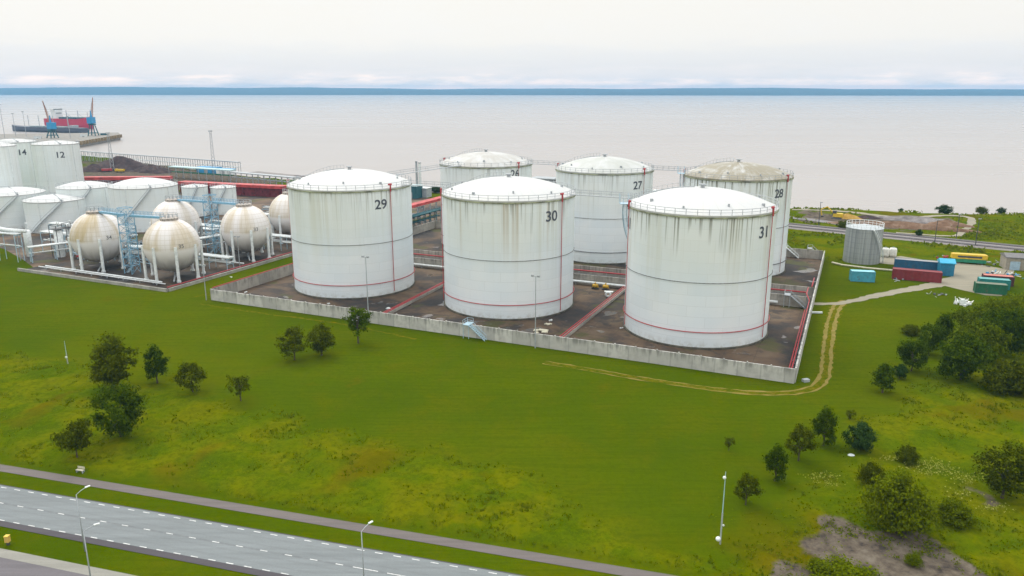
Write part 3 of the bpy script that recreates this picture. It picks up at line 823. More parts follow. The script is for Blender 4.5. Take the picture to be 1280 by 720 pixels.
def stile(label, s, t, rz=0.0, h=3.0, mat=None, side=1):
    """stairs that climb a wall, with a landing and handrails"""
    e = empty('stile_stairs', label, 'stairs', yard(s, t), ROT + rz)
    m = mat or PALEBL
    st = MB(); n = 11
    for k in range(n): st.box((-side * 0 + 3.9 * side * (1 - (k + 1) / n) + .6 * side, -.75, h * (k + 1) / n), (.34, .9, .07))
    for y in (-1.2, -.3): st.tube([(side * 4.5, y, .05), (side * .75, y, h)], .09, 4)
    st.build('flight', m, e)
    la = MB(); la.box((0, -.15, h + .06), (1.5, 2.4, .10))
    for x in (-.65, .65):
        for y in (-1.25,): la.tube([(x, y, 0), (x, y, h)], .07, 4)
    la.build('landing', m, e)
    r = MB()
    for y in (-1.2, -.3):
        r.tube([(side * 4.5, y, 1.0), (side * .75, y, h + 1.0)], .045, 4)
        for f in (0, .33, .66, 1): r.tube([(side * (4.5 - 3.75 * f), y, h * f), (side * (4.5 - 3.75 * f), y, h * f + 1.0)], .035, 4)
    for x, y in ((-.7, -1.3), (-.7, 1.0), (.7, 1.0), (-.7, -.2)): r.tube([(x, y, h), (x, y, h + 1.05)], .04, 4)
    r.tube([(-.7, -1.3, h + 1.05), (-.7, 1.0, h + 1.05), (.7, 1.0, h + 1.05)], .045, 4); r.tube([(-.7, -1.3, h + .55), (-.7, 1.0, h + .55), (.7, 1.0, h + .55)], .035, 4)
    r.build('handrails', m, e)
stile('pale blue steel stairs climbing over the front wall below tank 30', 73.6, -.1)
stile('grey steel stairs over the inner wall near the right wall behind tank 31', 134.5, 53.8, mat=GREYST)
stile('grey steel stairs over the far wall right of tank 28', 128.5, TD - .2, mat=WHITE)
stile('grey steel stairs over the corner where the right wall meets the far wall', 136, TD + 1.5, mat=GREYST)

# ------------------------------------------------------------------ gas spheres on their pad
PT1 = 88.0
mb = MB(); mb.add([(0, 0, 0), (60.2, 0, 0), (60.2, PT1, 0), (0, PT1, 0)], [(0, 1, 2, 3)])
struct(mb.build('sphere_pad', PAD, loc=yard(-77, 1.3, .05), rz=ROT))
mb = MB(); q = [yard(a, b) for a, b in ((-112, 20), (-91, 12), (-77.2, 6), (-77.2, PT1 + 1.3), (-16.8, PT1 + 1.3), (-16.8, 180), (-60, 190), (-190, 150), (-190, 40))]
mb.add([(v.x, v.y, .035) for v in q], [tuple(range(len(q)))]); struct(mb.build('tank_farm_floor', yard_floor('tank_farm_floor', 70.0, .3)))
mb = MB(); q = [yard(a, b) for a, b in ((-15.5, 54), (-.4, 56), (-.4, 180), (-16.6, 180))]
mb.add([(v.x, v.y, .03) for v in q], [(0, 1, 2, 3)]); struct(mb.build('service_road', yard_floor('service_road', 15.0, .3)))
def kerb(label, s0, t0, s1, t1, h=.85):
    o = bund_wall(label, s0, t0, s1, t1, h=h, th=.5, jit=.01, mat=CONC_KERB, pitch=6); o.name = 'pad_kerb'; return o
kerb('low pale kerb along the front of the gas sphere pad', -77, 1.2, -16.8, 1.2)
kerb('low pale kerb on the right side of the gas sphere pad, by the grass strip', -16.8, 1.6, -16.8, PT1)
pipe('red pipe along the right kerb of the gas sphere pad', [yard(-17.6, 2, 1.0), yard(-17.6, 60, 1.0)], .15)
SP_R, SP_Z = 7.55, 9.3
def gas_sphere(s, t, num, label, seed, stain, num_ang=-55, turn=0):
    e = empty('gas_sphere', label, 'gas tank', yard(s, t, .05), 0, 'spherical gas tanks on legs')
    prof = [(max(.02, SP_R * math.sin(PI * k / 32)), -SP_R * math.cos(PI * k / 32)) for k in range(33)]
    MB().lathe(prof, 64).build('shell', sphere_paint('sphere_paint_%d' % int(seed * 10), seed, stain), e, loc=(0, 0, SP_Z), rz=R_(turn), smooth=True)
    for k in range(8):
        a = 2 * PI * k / 8 + R_(-60); r = SP_R + .05; c, d = math.cos(a), math.sin(a)
        l = MB(); l.tube([(r * c, r * d, 0), (r * c, r * d, SP_Z + .6)], .42, 10); l.tube([(r * c, r * d, 0), (r * c, r * d, .5)], .6, 10)
        l.build('leg', WHITE, e, smooth=True, sharp=40)
    pl = MB(); pl.lathe([(2.35, SP_Z + SP_R - .55), (2.45, SP_Z + SP_R - .1), (2.45, SP_Z + SP_R + .25), (.02, SP_Z + SP_R + .27)], 28)
    po = pl.build('top_platform', paint('platform_rust_%d' % int(seed * 10), (.36, .32, .28), .7, wear=.4), e)
    rg = rail_ring(2.35, SP_Z + SP_R + .25, 1.1, 12, .05)
    rg.build('railing', GREYST, po)
    nz = MB()
    for x, y, h in ((0, 0, 1.5), (.9, .4, 1.1), (-.8, -.5, 1.2), (.2, -1.1, .9)):
        nz.tube([(x, y, SP_Z + SP_R + .2), (x, y, SP_Z + SP_R + .2 + h * .8)], .13, 8)
    nz.build('top_nozzles', GREYST, po)
    bt = MB(); bt.tube([(0, 0, .1), (0, 0, SP_Z - SP_R + .2)], .35, 8); bt.tube([(0, 0, .9), (3.5, -9, .9)], .22, 8); bt.build('bottom_pipe', GREYST, e)
    if num:
        ca = R_(num_ang); z = .75; rr = math.sqrt(SP_R ** 2 - z * z) + .03
        text_mesh(num, 1.05, rr, SP_Z + z, ca, .04, .012).build('sphere_number', paint('faded_number', (.17, .17, .17), .7), e)
    return e
gas_sphere(-58.2, 14.6, '34', 'yellow-stained gas sphere, leftmost of the front pair', 1.7, .85, -40, -75)
gas_sphere(-28.3, 14.6, '35', 'cream-stained gas sphere numbered 35, nearest the pad corner', 3.3, .62, -48, 40)
gas_sphere(-28.0, 43.6, '33', 'greyish gas sphere numbered 33 standing between sphere 35 and tank 29', 5.1, .55, -48)
gas_sphere(-57.5, 43.0, None, 'gas sphere half hidden behind sphere 35', 8.4, .45)
gas_sphere(-34.5, 73.0, None, 'gas sphere half hidden behind tank 29', 6.2, .60)

def stair_tower(s, t, h, label, mat=BLUEST):
    e = empty('stair_tower', label, 'stair tower', yard(s, t, .05), ROT, 'blue steel stair towers')
    f = MB()
    for x in (-1.5, 1.5):
        for y in (-1.5, 1.5): f.tube([(x, y, 0), (x, y, h)], .15, 4)
    z = 0
    while z < h - .5:
        for (a, b) in (((-1.5, -1.5), (1.5, -1.5)), ((1.5, -1.5), (1.5, 1.5)), ((1.5, 1.5), (-1.5, 1.5)), ((-1.5, 1.5), (-1.5, -1.5))):
            f.tube([(*a, z + 2.4), (*b, z + 2.4)], .09, 4); f.tube([(*a, z), (*b, z + 2.4)], .065, 4)
        z += 2.4
    f.build('frame', mat, e)
    s_ = MB(); z = 0; k = 0
    while z < h - 2.5:
        for q in range(9):
            x = -1.1 + 2.2 * q / 8; s_.box((x if k % 2 == 0 else -x, -.6 if k % 2 == 0 else .6, z + 2.4 * (q + 1) / 9), (.28, .9, .06))
        z += 2.4; k += 1
    s_.build('flights', PALEBL, e)
stair_tower(-43.5, 13.0, 18.0, 'blue lattice stair tower between the two front gas spheres')
stair_tower(-42.0, 43.5, 18.0, 'blue lattice stair tower between sphere 33 and the half hidden sphere')
def bridge(p, q, label):
    d = q - p; m = d.length; e = empty('access_bridge', label, 'walkway', p, math.atan2(d.y, d.x), 'blue walkways between the gas spheres')
    MB().box((m / 2, 0, -.2), (m, 1.1, .6)).build('deck', BLUEST, e)
    r = MB()
    for s in (-.55, .55):
        for h in (.55, 1.1): r.tube([(0, s, h), (m, s, h)], .045, 4)
        k = 0.
        while k <= m + .01: r.tube([(k, s, 0), (k, s, 1.1)], .04, 4); k += m / 8
    r.build('handrails', BLUEST, e)
zt = SP_Z + SP_R + .35
bridge(yard(-55.8, 14.6, zt), yard(-45.1, 13.4, zt), 'blue walkway from the leftmost sphere top to its stair tower')
bridge(yard(-41.9, 13.4, zt), yard(-30.7, 14.6, zt), 'blue walkway from the stair tower to the top of sphere 35')
bridge(yard(-55, 43, zt), yard(-43.6, 43.4, zt), 'blue walkway from the half hidden sphere to its stair tower')
bridge(yard(-40.4, 43.5, zt), yard(-30.4, 43.6, zt), 'blue walkway from the stair tower to the top of sphere 33')

# ------------------------------------------------------------------ smaller white tanks on the left
SMALLP = tank_paint('small_tank_paint', 12.0, .05, .02, .3, 20.)
SMALLR = roof_paint('small_roof_paint', 3.0, .15, (.6, .62, .6))
def small_tank(px, py, R, H, label, cap=3.0, num=None, num_ang=-60, group='white tanks left of the spheres', mat=None, centre=None, stairs=True):
    p = at(px, py); d = Vector((p.x, p.y, 0)).normalized(); c = Vector((p.x, p.y, 0)) + d * R
    if centre: c = Vector((*centre, 0))
    e = empty('white_tank', label, 'storage tank', c, 0, group)
    MB().lathe([(R, 0), (R, H * .5), (R, H)], 72).build('shell', mat or SMALLP, e, smooth=True)
    prof = [(R + .15, H - .3), (R + .2, H)] + [(max(.02, R * (1 - k / 8)), H + cap * .75 * (1 - (1 - k / 8) ** 2)) for k in range(1, 9)]
    MB().lathe(prof, 60).build('roof', SMALLR, e, smooth=True, sharp=35)
    rail_ring(R + .05, H, 1.1, 24, .05).build('railing', GREYST, e)
    s = MB(); n = 40; base = math.atan2(-c.y, -c.x)
    o1, o2 = [], []
    for k in range(n + 1):
        a = base - .9 + 1.1 * k / n; z = H * k / n
        o1.append(((R + 1.0) * math.cos(a), (R + 1.0) * math.sin(a), z)); o2.append(((R + 1.0) * math.cos(a), (R + 1.0) * math.sin(a), z + 1.1))
        s.box(((R + .55) * math.cos(a), (R + .55) * math.sin(a), z), (.9, .35, .07), a)
    s.tube(o1, .14, 4); s.tube(o2, .06, 4)
    if stairs: s.build('spiral_stair', GREYST, e)
    w = MB(); a = base + .2
    w.tube([(R * math.cos(a), R * math.sin(a), H + .3), (0, 0, H + cap * .75 + .1)], .35, 4); w.build('roof_walkway', GREYST, e)
    g = MB()
    for da in (-.55, .75): g.tube([((R + .1) * math.cos(base + da), (R + .1) * math.sin(base + da), 0), ((R + .1) * math.cos(base + da), (R + .1) * math.sin(base + da), H)], .13, 5)
    g.build('riser_pipes', WHITE, e)
    if num: text_mesh(num, 2.6, R, H - 4.6, base + R_(num_ang), .08).build('tank_number', TEXTM, e)
    return e
small_tank(20, 287, 12.0, 13.0, 'squat white tank with shallow dome at the left edge of the photograph', 2.6)
small_tank(75, 291, 10.6, 11.6, 'squat white tank directly left of the leftmost gas sphere', 2.0)
small_tank(113, 284, 10.0, 15.0, 'white tank half hidden behind the leftmost gas sphere', 2.4)
small_tank(186, 290, 12.2, 16.4, 'wide white tank with a diagonal stair, behind sphere 35', 3.6)
small_tank(247, 271, 5.2, 12.4, 'slim white tank, left one of the pair below the red gallery', 1.0, group='slim white tanks below the red gallery')
small_tank(282, 268.5, 5.2, 11.4, 'slim white tank, right one of the pair below the red gallery', 1.0, group='slim white tanks below the red gallery')
small_tank(70, 258, 9.7, 28.0, 'tall white tank numbered 12 at the upper left', 1.6, '12', 9, 'tall white tanks at the upper left', centre=(-210.9, 357.8), stairs=False)
small_tank(20, 256, 9.7, 28.0, 'tall white tank numbered 14 at the upper left', 1.6, '14', 19, 'tall white tanks at the upper left', centre=(-238.7, 371.0), stairs=False)
small_tank(-14, 268, 9.6, 30.0, 'tall white tank cut by the left edge of the photograph', 1.6, None, 0, 'tall white tanks at the upper left', centre=(-213., 315.), stairs=False)

# pipe racks, vessels and pipework in front of the small tanks
def pipe_rack(a, b, label, h=5.5, n=4, w=2.4, mat=None, step=7., group='white pipe racks around the gas spheres', r=.26, fm=None):
    d = b - a; m = d.length; e = empty('pipe_rack', label, 'pipe rack', a, math.atan2(d.y, d.x), group)
    kk = max(1, round(m / step))
    for i in range(kk + 1):
        x = m * i / kk; f = MB()
        for y in (-w / 2, w / 2): f.tube([(x, y, 0), (x, y, h)], .14, 4)
        f.box((x, 0, h - .15), (.25, w, .25)); f.box((x, 0, h * .55), (.2, w, .2))
        f.build('portal_frame', fm or PALEBL, e)
    p = MB()
    for i in range(n):
        y = -w / 2 + w * (i + .5) / n; p.tube([(-.5, y, h + r), (m + .5, y, h + r)], r, 6)
        if i % 2: p.tube([(-.5, y, h * .55 + .1 + r), (m + .5, y, h * .55 + .1 + r)], r * .8, 6)
    p.build('pipes', mat or WHITE, e, smooth=True)
    return e
pipe_rack(at(-60, 318), at(27, 327), 'white pipe rack with a thick pipe entering from the left edge', 8.5, 3, 2.2)
pipe_rack(at(40, 328), at(100, 320), 'white pipe rack between the left lawn and the leftmost sphere', 4.6, 3, 2.0)
pipe_rack(yard(-100, 30), yard(-66, 30), 'pale pipe rack behind the white vessels left of the spheres', 8, 4, 3)
pipe_rack(yard(-69, 27.5), yard(-20, 27.5), 'pale pipe rack running between the two sphere rows', 3.6, 4, 2.6)
pipe_rack(yard(-69, 57.5), yard(-18, 57.5), 'pale pipe rack behind the half hidden sphere', 4.5, 4, 3)
pipe_rack(yard(-60, 84), yard(-18, 86), 'pale pipe rack in front of the slim white tanks', 6, 5, 3.5)
pipe_rack(yard(-44, 100), yard(-8, 101), 'white pipe rack stacked behind sphere 33', 8, 5, 4)
pipe_rack(yard(-60, 116), yard(-8, 118), 'rearmost white pipe rack behind the slim tanks', 7, 5, 4)
pipe('white pipe along the front legs of the gas spheres', [yard(-72, 6.4, .9), yard(-24, 6.0, .9)], .22, WHITE, 'gas_pipe', 'white gas pipes on the pad', 6)
pipe('second white pipe along the front legs of the gas spheres', [yard(-74, 5.6, .7), yard(-22, 5.3, .7)], .16, WHITE, 'gas_pipe', 'white gas pipes on the pad', 6)
pipe('white pipe behind sphere 35 towards sphere 33', [yard(-38, 33, .9), yard(-20, 33, .9)], .22, WHITE, 'gas_pipe', 'white gas pipes on the pad', 6)
pipe('white pipe from sphere 33 towards tank 29', [yard(-21, 52, 4.0), yard(-1, 54, 4.0)], .25, WHITE, 'gas_pipe', 'white gas pipes on the pad', 7)
pipe('thick white pipe descending from the upper left edge', [at(-40, 318, 0) + Vector((0, 0, 11.0)), at(14, 325, 0) + Vector((0, 0, 9.6)), at(38, 326, 0) + Vector((0, 0, 9.4))], .62, WHITE, 'gas_pipe', 'white gas pipes on the pad', 14)
pipe_rack(yard(-96, 24), yard(-80, 23), 'short white pipe rack behind the bend of the thick pipe', 6.5, 4, 3)
pipe_rack(yard(-70, 20), yard(-48, 24), 'low pipe rack just behind the leftmost sphere', 5.0, 4, 3)
pipe_rack(yard(-70, 50), yard(-40, 50), 'pipe rack between the half hidden sphere and the rear rack', 7.5, 5, 3.5)
pipe_rack(yard(-46, 30), yard(-38, 60), 'pipe rack running backwards beside the two stair towers', 5.5, 3, 2.4)
pipe_rack(yard(-30, 92), yard(-4, 94), 'white pipe rack close behind the sphere half hidden by tank 29', 10.0, 5, 3.5)
def process_frame(s, t, w, d, h, label, seed):
    rr = random.Random(seed); e = empty('process_platform', label, 'steel platform', yard(s, t, .05), ROT, 'blue grey steel platforms among the spheres')
    f = MB(); lv = [h * .36, h * .7, h]; nx = max(2, int(w / 3.5))
    for i in range(nx + 1):
        for y in (-d / 2, d / 2): f.tube([(-w / 2 + w * i / nx, y, 0), (-w / 2 + w * i / nx, y, h + 1.1)], .12, 4)
    for z in lv:
        for y in (-d / 2, d / 2):
            f.tube([(-w / 2, y, z), (w / 2, y, z)], .13, 4); f.tube([(-w / 2, y, z + 1.05), (w / 2, y, z + 1.05)], .05, 4)
        for x in (-w / 2, w / 2): f.tube([(x, -d / 2, z), (x, d / 2, z)], .12, 4); f.tube([(x, -d / 2, z + 1.05), (x, d / 2, z + 1.05)], .05, 4)
    for i in range(nx): f.tube([(-w / 2 + w * i / nx, -d / 2, lv[i % 2]), (-w / 2 + w * (i + 1) / nx, -d / 2, lv[(i + 1) % 2])], .07, 4)
    f.build('frame', paint('blue_grey_steel_%d' % seed, (.16, .25, .31), .6), e)
    for z in lv[:2]: g = MB(); g.box((0, 0, z), (w - .1, d - .1, .10)); g.build('deck', DARK, e)
    p = MB()
    for k in range(7):
        y = rr.uniform(-d / 2 + .3, d / 2 - .3); z = rr.choice(lv) + rr.uniform(.3, .9); p.tube([(-w / 2 - rr.uniform(0, 3), y, z), (w / 2 + rr.uniform(0, 3), y, z)], rr.uniform(.12, .26), 6)
    p.build('pipes', WHITE, e, smooth=True)
    for k in range(3):
        x = rr.uniform(-w / 2 + 1, w / 2 - 1); q = MB(); q.lathe([(.02, lv[0]), (.6, lv[0] + .1), (.6, lv[0] + 2.0), (.02, lv[0] + 2.4)], 14, (x, 0, 0)); q.build('drum', rr.choice([WHITE, GREYST, PALEBL]), e, smooth=True)
process_frame(-73, 32, 14, 5, 8.0, 'blue grey steel platform with drums behind the white vessels at the left', 1)
process_frame(-44, 27, 11, 5, 7.5, 'blue grey steel platform between the front and rear spheres', 2)
process_frame(-43, 54, 13, 5, 8.5, 'blue grey steel platform left of sphere 33 behind the stair tower', 3)
process_frame(-16, 92, 16, 6, 9.0, 'blue grey steel platform behind the sphere beside tank 29', 4)
process_frame(-52, 92, 20, 6, 7.0, 'blue grey steel platform before the slim white tanks', 5)
def vessel(px, py, R, h, label, rail=True):
    e = empty('upright_vessel', label, 'vessel', at(px, py), ROT, 'upright white vessels left of the spheres')
    MB().lathe([(R * .9, 0), (R * .9, .5), (R, .6), (R, h - R * .4), (R * .7, h - .1), (.02, h)], 28).build('shell', WHITE, e, smooth=True, sharp=50)
    if rail:
        f = MB(); f.box((0, 0, h + .15), (R * 2.6, R * 2.6, .2))
        for x in (-1.3 * R, 1.3 * R):
            for y in (-1.3 * R, 1.3 * R): f.tube([(x, y, 0), (x, y, h + 1.4)], .12, 4)
        f.tube([(-1.3 * R, -1.3 * R, h + 1.3), (1.3 * R, -1.3 * R, h + 1.3), (1.3 * R, 1.3 * R, h + 1.3), (-1.3 * R, 1.3 * R, h + 1.3), (-1.3 * R, -1.3 * R, h + 1.3)], .07, 4)
        f.build('platform', DARK, e)
    MB().tube([(0, 0, h), (0, 0, h + 2.2), (.9, 0, h + 2.2), (.9, 0, h + .6)], .18, 6).build('top_pipe', WHITE, e)
vessel(77, 321, 1.3, 9.0, 'white upright vessel under a dark platform beside the leftmost sphere')
vessel(92, 318, 1.2, 9.0, 'white upright vessel half hidden behind the legs of the leftmost sphere')
vessel(38, 320, 1.1, 8.6, 'pale upright column at the bend of the pipe rack, far left', False)

# pumps and valves: low clutter between the spheres
def manifold(s, t, label, seed):
    r = random.Random(seed); e = empty('valve_manifold', label, 'pipework', yard(s, t, .05), ROT, 'low pipework between the spheres')
    b_ = MB(); c_ = MB()
    for k in range(9):
        x, y = r.uniform(-5, 5), r.uniform(-2.5, 2.5); h = r.uniform(.8, 2.6)
        b_.tube([(x, y, 0), (x, y, h), (x + r.uniform(-2, 2), y, h)], r.uniform(.10, .2), 5)
        c_.box((x, y, h * .6), (.5, .5, .6), r.uniform(0, 1))
    for y in (-2, -.7, .8, 2.1): b_.tube([(-6, y, r.uniform(.6, 2)), (6, y, r.uniform(.6, 2))], .13, 5)
    b_.build('pipes', PALEBL, e); c_.build('valves', r.choice([DARK, RED, BLUEST]), e)
for i, (s, t, lb) in enumerate([(-44, 22, 'low pipes and valves behind the stair tower of the front spheres'), (-73, 22, 'low pipes and valves beside the white upright vessels'), (-44, 34, 'low pipes and valves in front of the half hidden sphere'),
                               (-42, 56, 'low pipes and valves left of sphere 33'), (-43, 62, 'low pipes and valves in front of the sphere half hidden by tank 29'), (-72, 40, 'low pipes and valves behind the leftmost sphere'), (-87, 26, 'low pipes and valves at the far left pipe rack')]):
    manifold(s, t, lb, i + 3)

# ------------------------------------------------------------------ port background
TEAL = paint('teal_steel', (.02, .105, .125), .6); REDROOF = paint('red_roof', (.44, .055, .055), .6, wear=.3, scale=.3)
DKRED = paint('dark_red_wall', (.13, .018, .025), .7, wear=.5, scale=.8); PALETEAL = paint('pale_teal', (.40, .56, .58), .6)
BRBLUE = paint('bright_blue', (.03, .26, .50), .5); GREENP = paint('green_paint', (.02, .16, .09), .6)
YEL = paint('yellow_paint', (.62, .42, .02), .5); ORANGE = paint('orange_paint', (.36, .20, .14), .6)

def gallery(a, b, label, h, w, roof, wall, posts=8., group=None, open_=True, name='loading_gallery', rt=.5):
    d = b - a; m = d.length; e = empty(name, label, 'gallery', a, math.atan2(d.y, d.x), group)
    r = MB(); r.box((m / 2, 0, h), (m, w, rt)); r.build('roof', roof, e)
    n = max(1, round(m / posts))
    for k in range(n + 1):
        for y in (-w / 2 + .2, w / 2 - .2): MB().tube([(m * k / n, y, 0), (m * k / n, y, h - rt / 2)], .22, 4).build('post', GREYST if open_ else wall, e)
    if not open_:
        q = MB(); q.box((m / 2, .3, (h - rt / 2 - .05) / 2), (m - .6, w - 1.2, h - rt / 2 - .05)); q.build('wall', wall, e)
    else:
        q = MB()
        for y in (-w * .3, 0, w * .3): q.tube([(.5, y, h * .55), (m - .5, y, h * .55)], .22, 6)
        q.build('pipes', wall, e)
    return e
gallery(at(228, 240), at(358, 246.5), 'long red roofed gallery behind the slim white tanks', 5.0, 5.5, REDROOF, DKRED, open_=False, rt=1.4)
gallery(at(88, 232), at(215, 231), 'thin red roofed gallery in front of the dark heaps', 4.0, 5.0, REDROOF, DKRED, open_=False, rt=1.6)
gallery(yard(-7, 62), yard(-7, 175), 'red roofed pipe bridge over teal steelwork between tanks 29 and 26', 9.0, 3.4, REDROOF, TEAL, posts=5, rt=1.0)
for k, (t0, t1, lb) in enumerate(((64, 82, 'teal steel pipe rack nearest under the red pipe bridge'), (84, 102, 'teal steel pipe rack in the middle under the red pipe bridge'), (104, 124, 'teal steel pipe rack farthest under the red pipe bridge'))):
    pipe_rack(yard(-4.0, t0), yard(-4.0, t1), lb, 5.5, 5, 3.0, TEAL, 4, 'teal pipe racks under the red bridge', .3, TEAL)
gallery(at(216, 222), at(292, 227.5), 'pale teal roofed platform with green posts in front of the blue sheds', 6.8, 5, PALETEAL, GREENP, posts=6)
gallery(at(292, 228), at(372, 236), 'grey pipe trestle on many thin posts leading to tank 29', 6.0, 4, GREYST, GREYST, posts=5)
gallery(at(95, 200), at(300, 216.5), 'long pale jetty with a row of thin posts along the water, upper left', 7.0, 2.2, GREYST, WHITE, posts=5, name='pipe_jetty')
def shed(px, py, dx, dy, h, m1, m2, label, rz=ROT, door=None, ridge=0.0, name='shed'):
    e = empty(name, label, 'shed', at(px, py), rz)
    MB().box((0, 0, h / 2), (dx, dy, h)).build('wall', m1, e)
    r = MB(); x, y = dx / 2 + .25, dy / 2 + .25
    r.add([(-x, -y, h), (x, -y, h), (x, y, h), (-x, y, h), (-x, -y, h + .25), (x, -y, h + .25), (x, y, h + .25), (-x, y, h + .25), (-x, 0, h + .25 + ridge), (x, 0, h + .25 + ridge)],
          [(0, 3, 2, 1), (0, 1, 5, 4), (2, 3, 7, 6), (1, 2, 6, 9, 5), (3, 0, 4, 8, 7), (4, 5, 9, 8), (6, 7, 8, 9)])
    r.build('roof', m2, e)
    if door: m = MB(); m.box((door[0], -dy / 2 - .03, door[2] / 2), (door[1], .08, door[2])); m.build('door', door[3], e)
    return e
shed(262, 216, 16, 6, 3.6, BRBLUE, BRBLUE, 'bright blue shed left of the lattice mast, behind the teal platform', door=(0, 3, 3.5, GREYST))
shed(283, 218, 12, 5, 3.4, WHITE, BRBLUE, 'white shed with blue roof right of the lattice mast', door=(0, 2, 3, GREYST))
shed(515, 247, 9, 6, 6, TEAL, PALETEAL, 'teal shed beside the right edge of tank 29', door=(1, 2, 3, GREYST))
shed(529, 246, 7, 5, 4.5, GREYST, WHITE, 'grey shed right of the teal shed, below the two chimneys', door=(0, 2, 3, DARK))
def chimney(px, py, r, h, label, m):
    e = empty('chimney', label, 'chimney', at(px, py), 0, 'chimneys beside tank 26')
    MB().tube([(0, 0, 0), (0, 0, h)], r, 14, r * .8).build('stack', m, e, smooth=True, sharp=40)
    MB().ring(r * .85, h - .3, .15, 16, 5).build('top_band', DARK, e)
chimney(521.5, 240, .65, 16, 'dark grey chimney between tanks 29 and 26', GREYST)
chimney(525.5, 240, .8, 15.5, 'pale chimney just right of the dark grey one', WHITE)
# grey hall and blue tank seen past the rear tanks
e = empty('slatted_hall', 'grey louvred steel frame building seen between tanks 26 and 27', 'building', at(681, 247), ROT)
f = MB(); f.box((0, 0, 5.2), (12, 8, 8.5)); f.build('wall', paint('hall_grey', (.14, .14, .14), .7), e)
f = MB()
for k in range(7): f.box((0, -4.08, 1.6 + k * 1.2), (12.2, .14, .3))
for k in range(6): f.box((-6 + k * 2.4, -4.1, 4.8), (.25, .26, 9.6))
f.build('frame', GREYST, e)
f = MB(); f.box((0, 0, 9.7), (12.6, 8.6, .5)); f.build('roof', GREYST, e)
e = empty('blue_kiosk', 'bright blue kiosk at the shore right of tank 27', 'kiosk', at(820, 252), ROT)
MB().box((0, 0, 3), (2.6, 2.6, 4.6)).build('wall', BRBLUE, e); MB().box((0, 0, 5.42), (3, 3, .24)).build('roof', WHITE, e)
f = MB(); f.box((0, 0, .35), (2.2, 2.2, .7)); f.build('base', RED, e)

def lattice_mast(px, py, h, label):
    e = empty('lattice_mast', label, 'mast', at(px, py), .4, 'tall lattice masts at the port')
    f = MB(); w0, w1 = 1.1, .5
    cs = [(-1, -1), (1, -1), (1, 1), (-1, 1)]
    for cx, cy in cs: f.tube([(cx * w0, cy * w0, 0), (cx * w1, cy * w1, h)], .12, 4)
    n = int(h / 2.2)
    for k in range(n):
        za, zb = h * k / n, h * (k + 1) / n; wa, wb = w0 + (w1 - w0) * k / n, w0 + (w1 - w0) * (k + 1) / n
        for i in range(4):
            a, b = cs[i], cs[(i + 1) % 4]; f.tube([(a[0] * wa, a[1] * wa, za), (b[0] * wb, b[1] * wb, zb)], .08, 4)
    f.build('lattice', GREYST, e)
    m = MB(); m.box((0, 0, h + .3), (2.2, 2.2, .2))
    for x in (-.8, 0, .8): m.box((x, -.9, h + .8), (.6, .4, .7))
    m.build('lamp_platform', GREYST, e)
lattice_mast(268, 217, 26, 'tall lattice mast beside the blue sheds')
lattice_mast(141, 214, 24, 'tall lattice mast rising from the dark heap')

def heap(label, px, py, lx, ly, h, mat, seed, rz=ROT, name='soil_heap'):
    n, k = 36, 10; vs = []; r = random.Random(seed); fs = []
    for i in range(k + 1):
        for j in range(n):
            a = 2 * PI * j / n; u = i / k; wob = 1 + .16 * math.sin(a * 3 + seed) + .10 * math.sin(a * 7 + seed * 2) + r.uniform(-.05, .05)
            z = h * (1 - u) ** .9 * (1 + .25 * math.sin(a * 2 + seed) * u) + (r.uniform(-.08, .08) * h if 0 < i < k else 0)
            vs.append((lx * u * wob * math.cos(a), ly * u * wob * math.sin(a), z if i < k else -.3))
    for i in range(k):
        for j in range(n): fs.append((i * n + j, (i + 1) * n + j, (i + 1) * n + (j + 1) % n, i * n + (j + 1) % n))
    mb = MB(); mb.add(vs, fs); return tag(mb.build(name, mat, loc=at(px, py), rz=rz, smooth=True), label, 'heap', 'heaps of loose material', 'thing')
heap('large dark brown heap at the upper left, beside the lattice mast', 152, 212, 27, 12, 9, HEAP, 1)
heap('smaller dark brown heap right of the large one, before the teal platform', 192, 215, 17, 8, 5, HEAP, 4)
heap('low dark heap just right of tank 12', 118, 214, 12, 7, 5, HEAP, 7)
heap('yellow sand heap near the shore right of tank 28', 1058, 274.5, 6.5, 3.4, 2.6, SAND, 2)
heap('long brown soil bank in the excavation beyond the silo', 1130, 284.5, 30, 3.4, 2.4, SOIL, 3)
heap('grey soil bank behind the long brown one', 1140, 277.5, 26, 5, 2.6, GREYSOIL, 5)
heap('dark soil pile right of the yellow sand heap', 1082, 275, 9, 3, 2.0, HEAP, 6)
heap('brown soil pile at the right end of the excavation', 1183, 283, 9, 3.4, 2.6, SOIL, 8)

def truck(px, py, label, cab, body, rz):
    e = empty('dump_truck', label, 'truck', at(px, py), rz, 'trucks by the dark heaps')
    e.scale = (.7, .7, .7)
    MB().box((0, 0, .95), (8.2, 2.2, .35)).build('chassis', DARK, e)
    c = MB(); c.box((3.3, 0, 2.2), (1.9, 2.4, 2.2)); c.build('cab', cab, e)
    w = MB(); w.box((4.28, 0, 2.65), (.06, 2.0, .8)); w.build('windscreen', DARK, e)
    b = MB(); b.add([(-4.2, -1.3, 1.15), (1.9, -1.3, 1.15), (1.9, 1.3, 1.15), (-4.2, 1.3, 1.15), (-4.6, -1.45, 3.0), (2.1, -1.45, 3.0), (2.1, 1.45, 3.0), (-4.6, 1.45, 3.0)], [(0, 3, 2, 1), (4, 5, 6, 7), (0, 1, 5, 4), (1, 2, 6, 5), (2, 3, 7, 6), (3, 0, 4, 7)])
    b.build('tipper_body', body, e)
    for x in (3.0, -1.6, -3.0):
        for y in (-1.15, 1.15): MB().tube([(x, y - .18, .55), (x, y + .18, .55)], .55, 14).build('wheel', DARK, e)
truck(134, 215, 'red dump truck at the foot of the large dark heap', RED, RED, .3)
truck(150, 215.5, 'yellow dump truck right of the red one by the dark heap', YEL, YEL, 3.0)
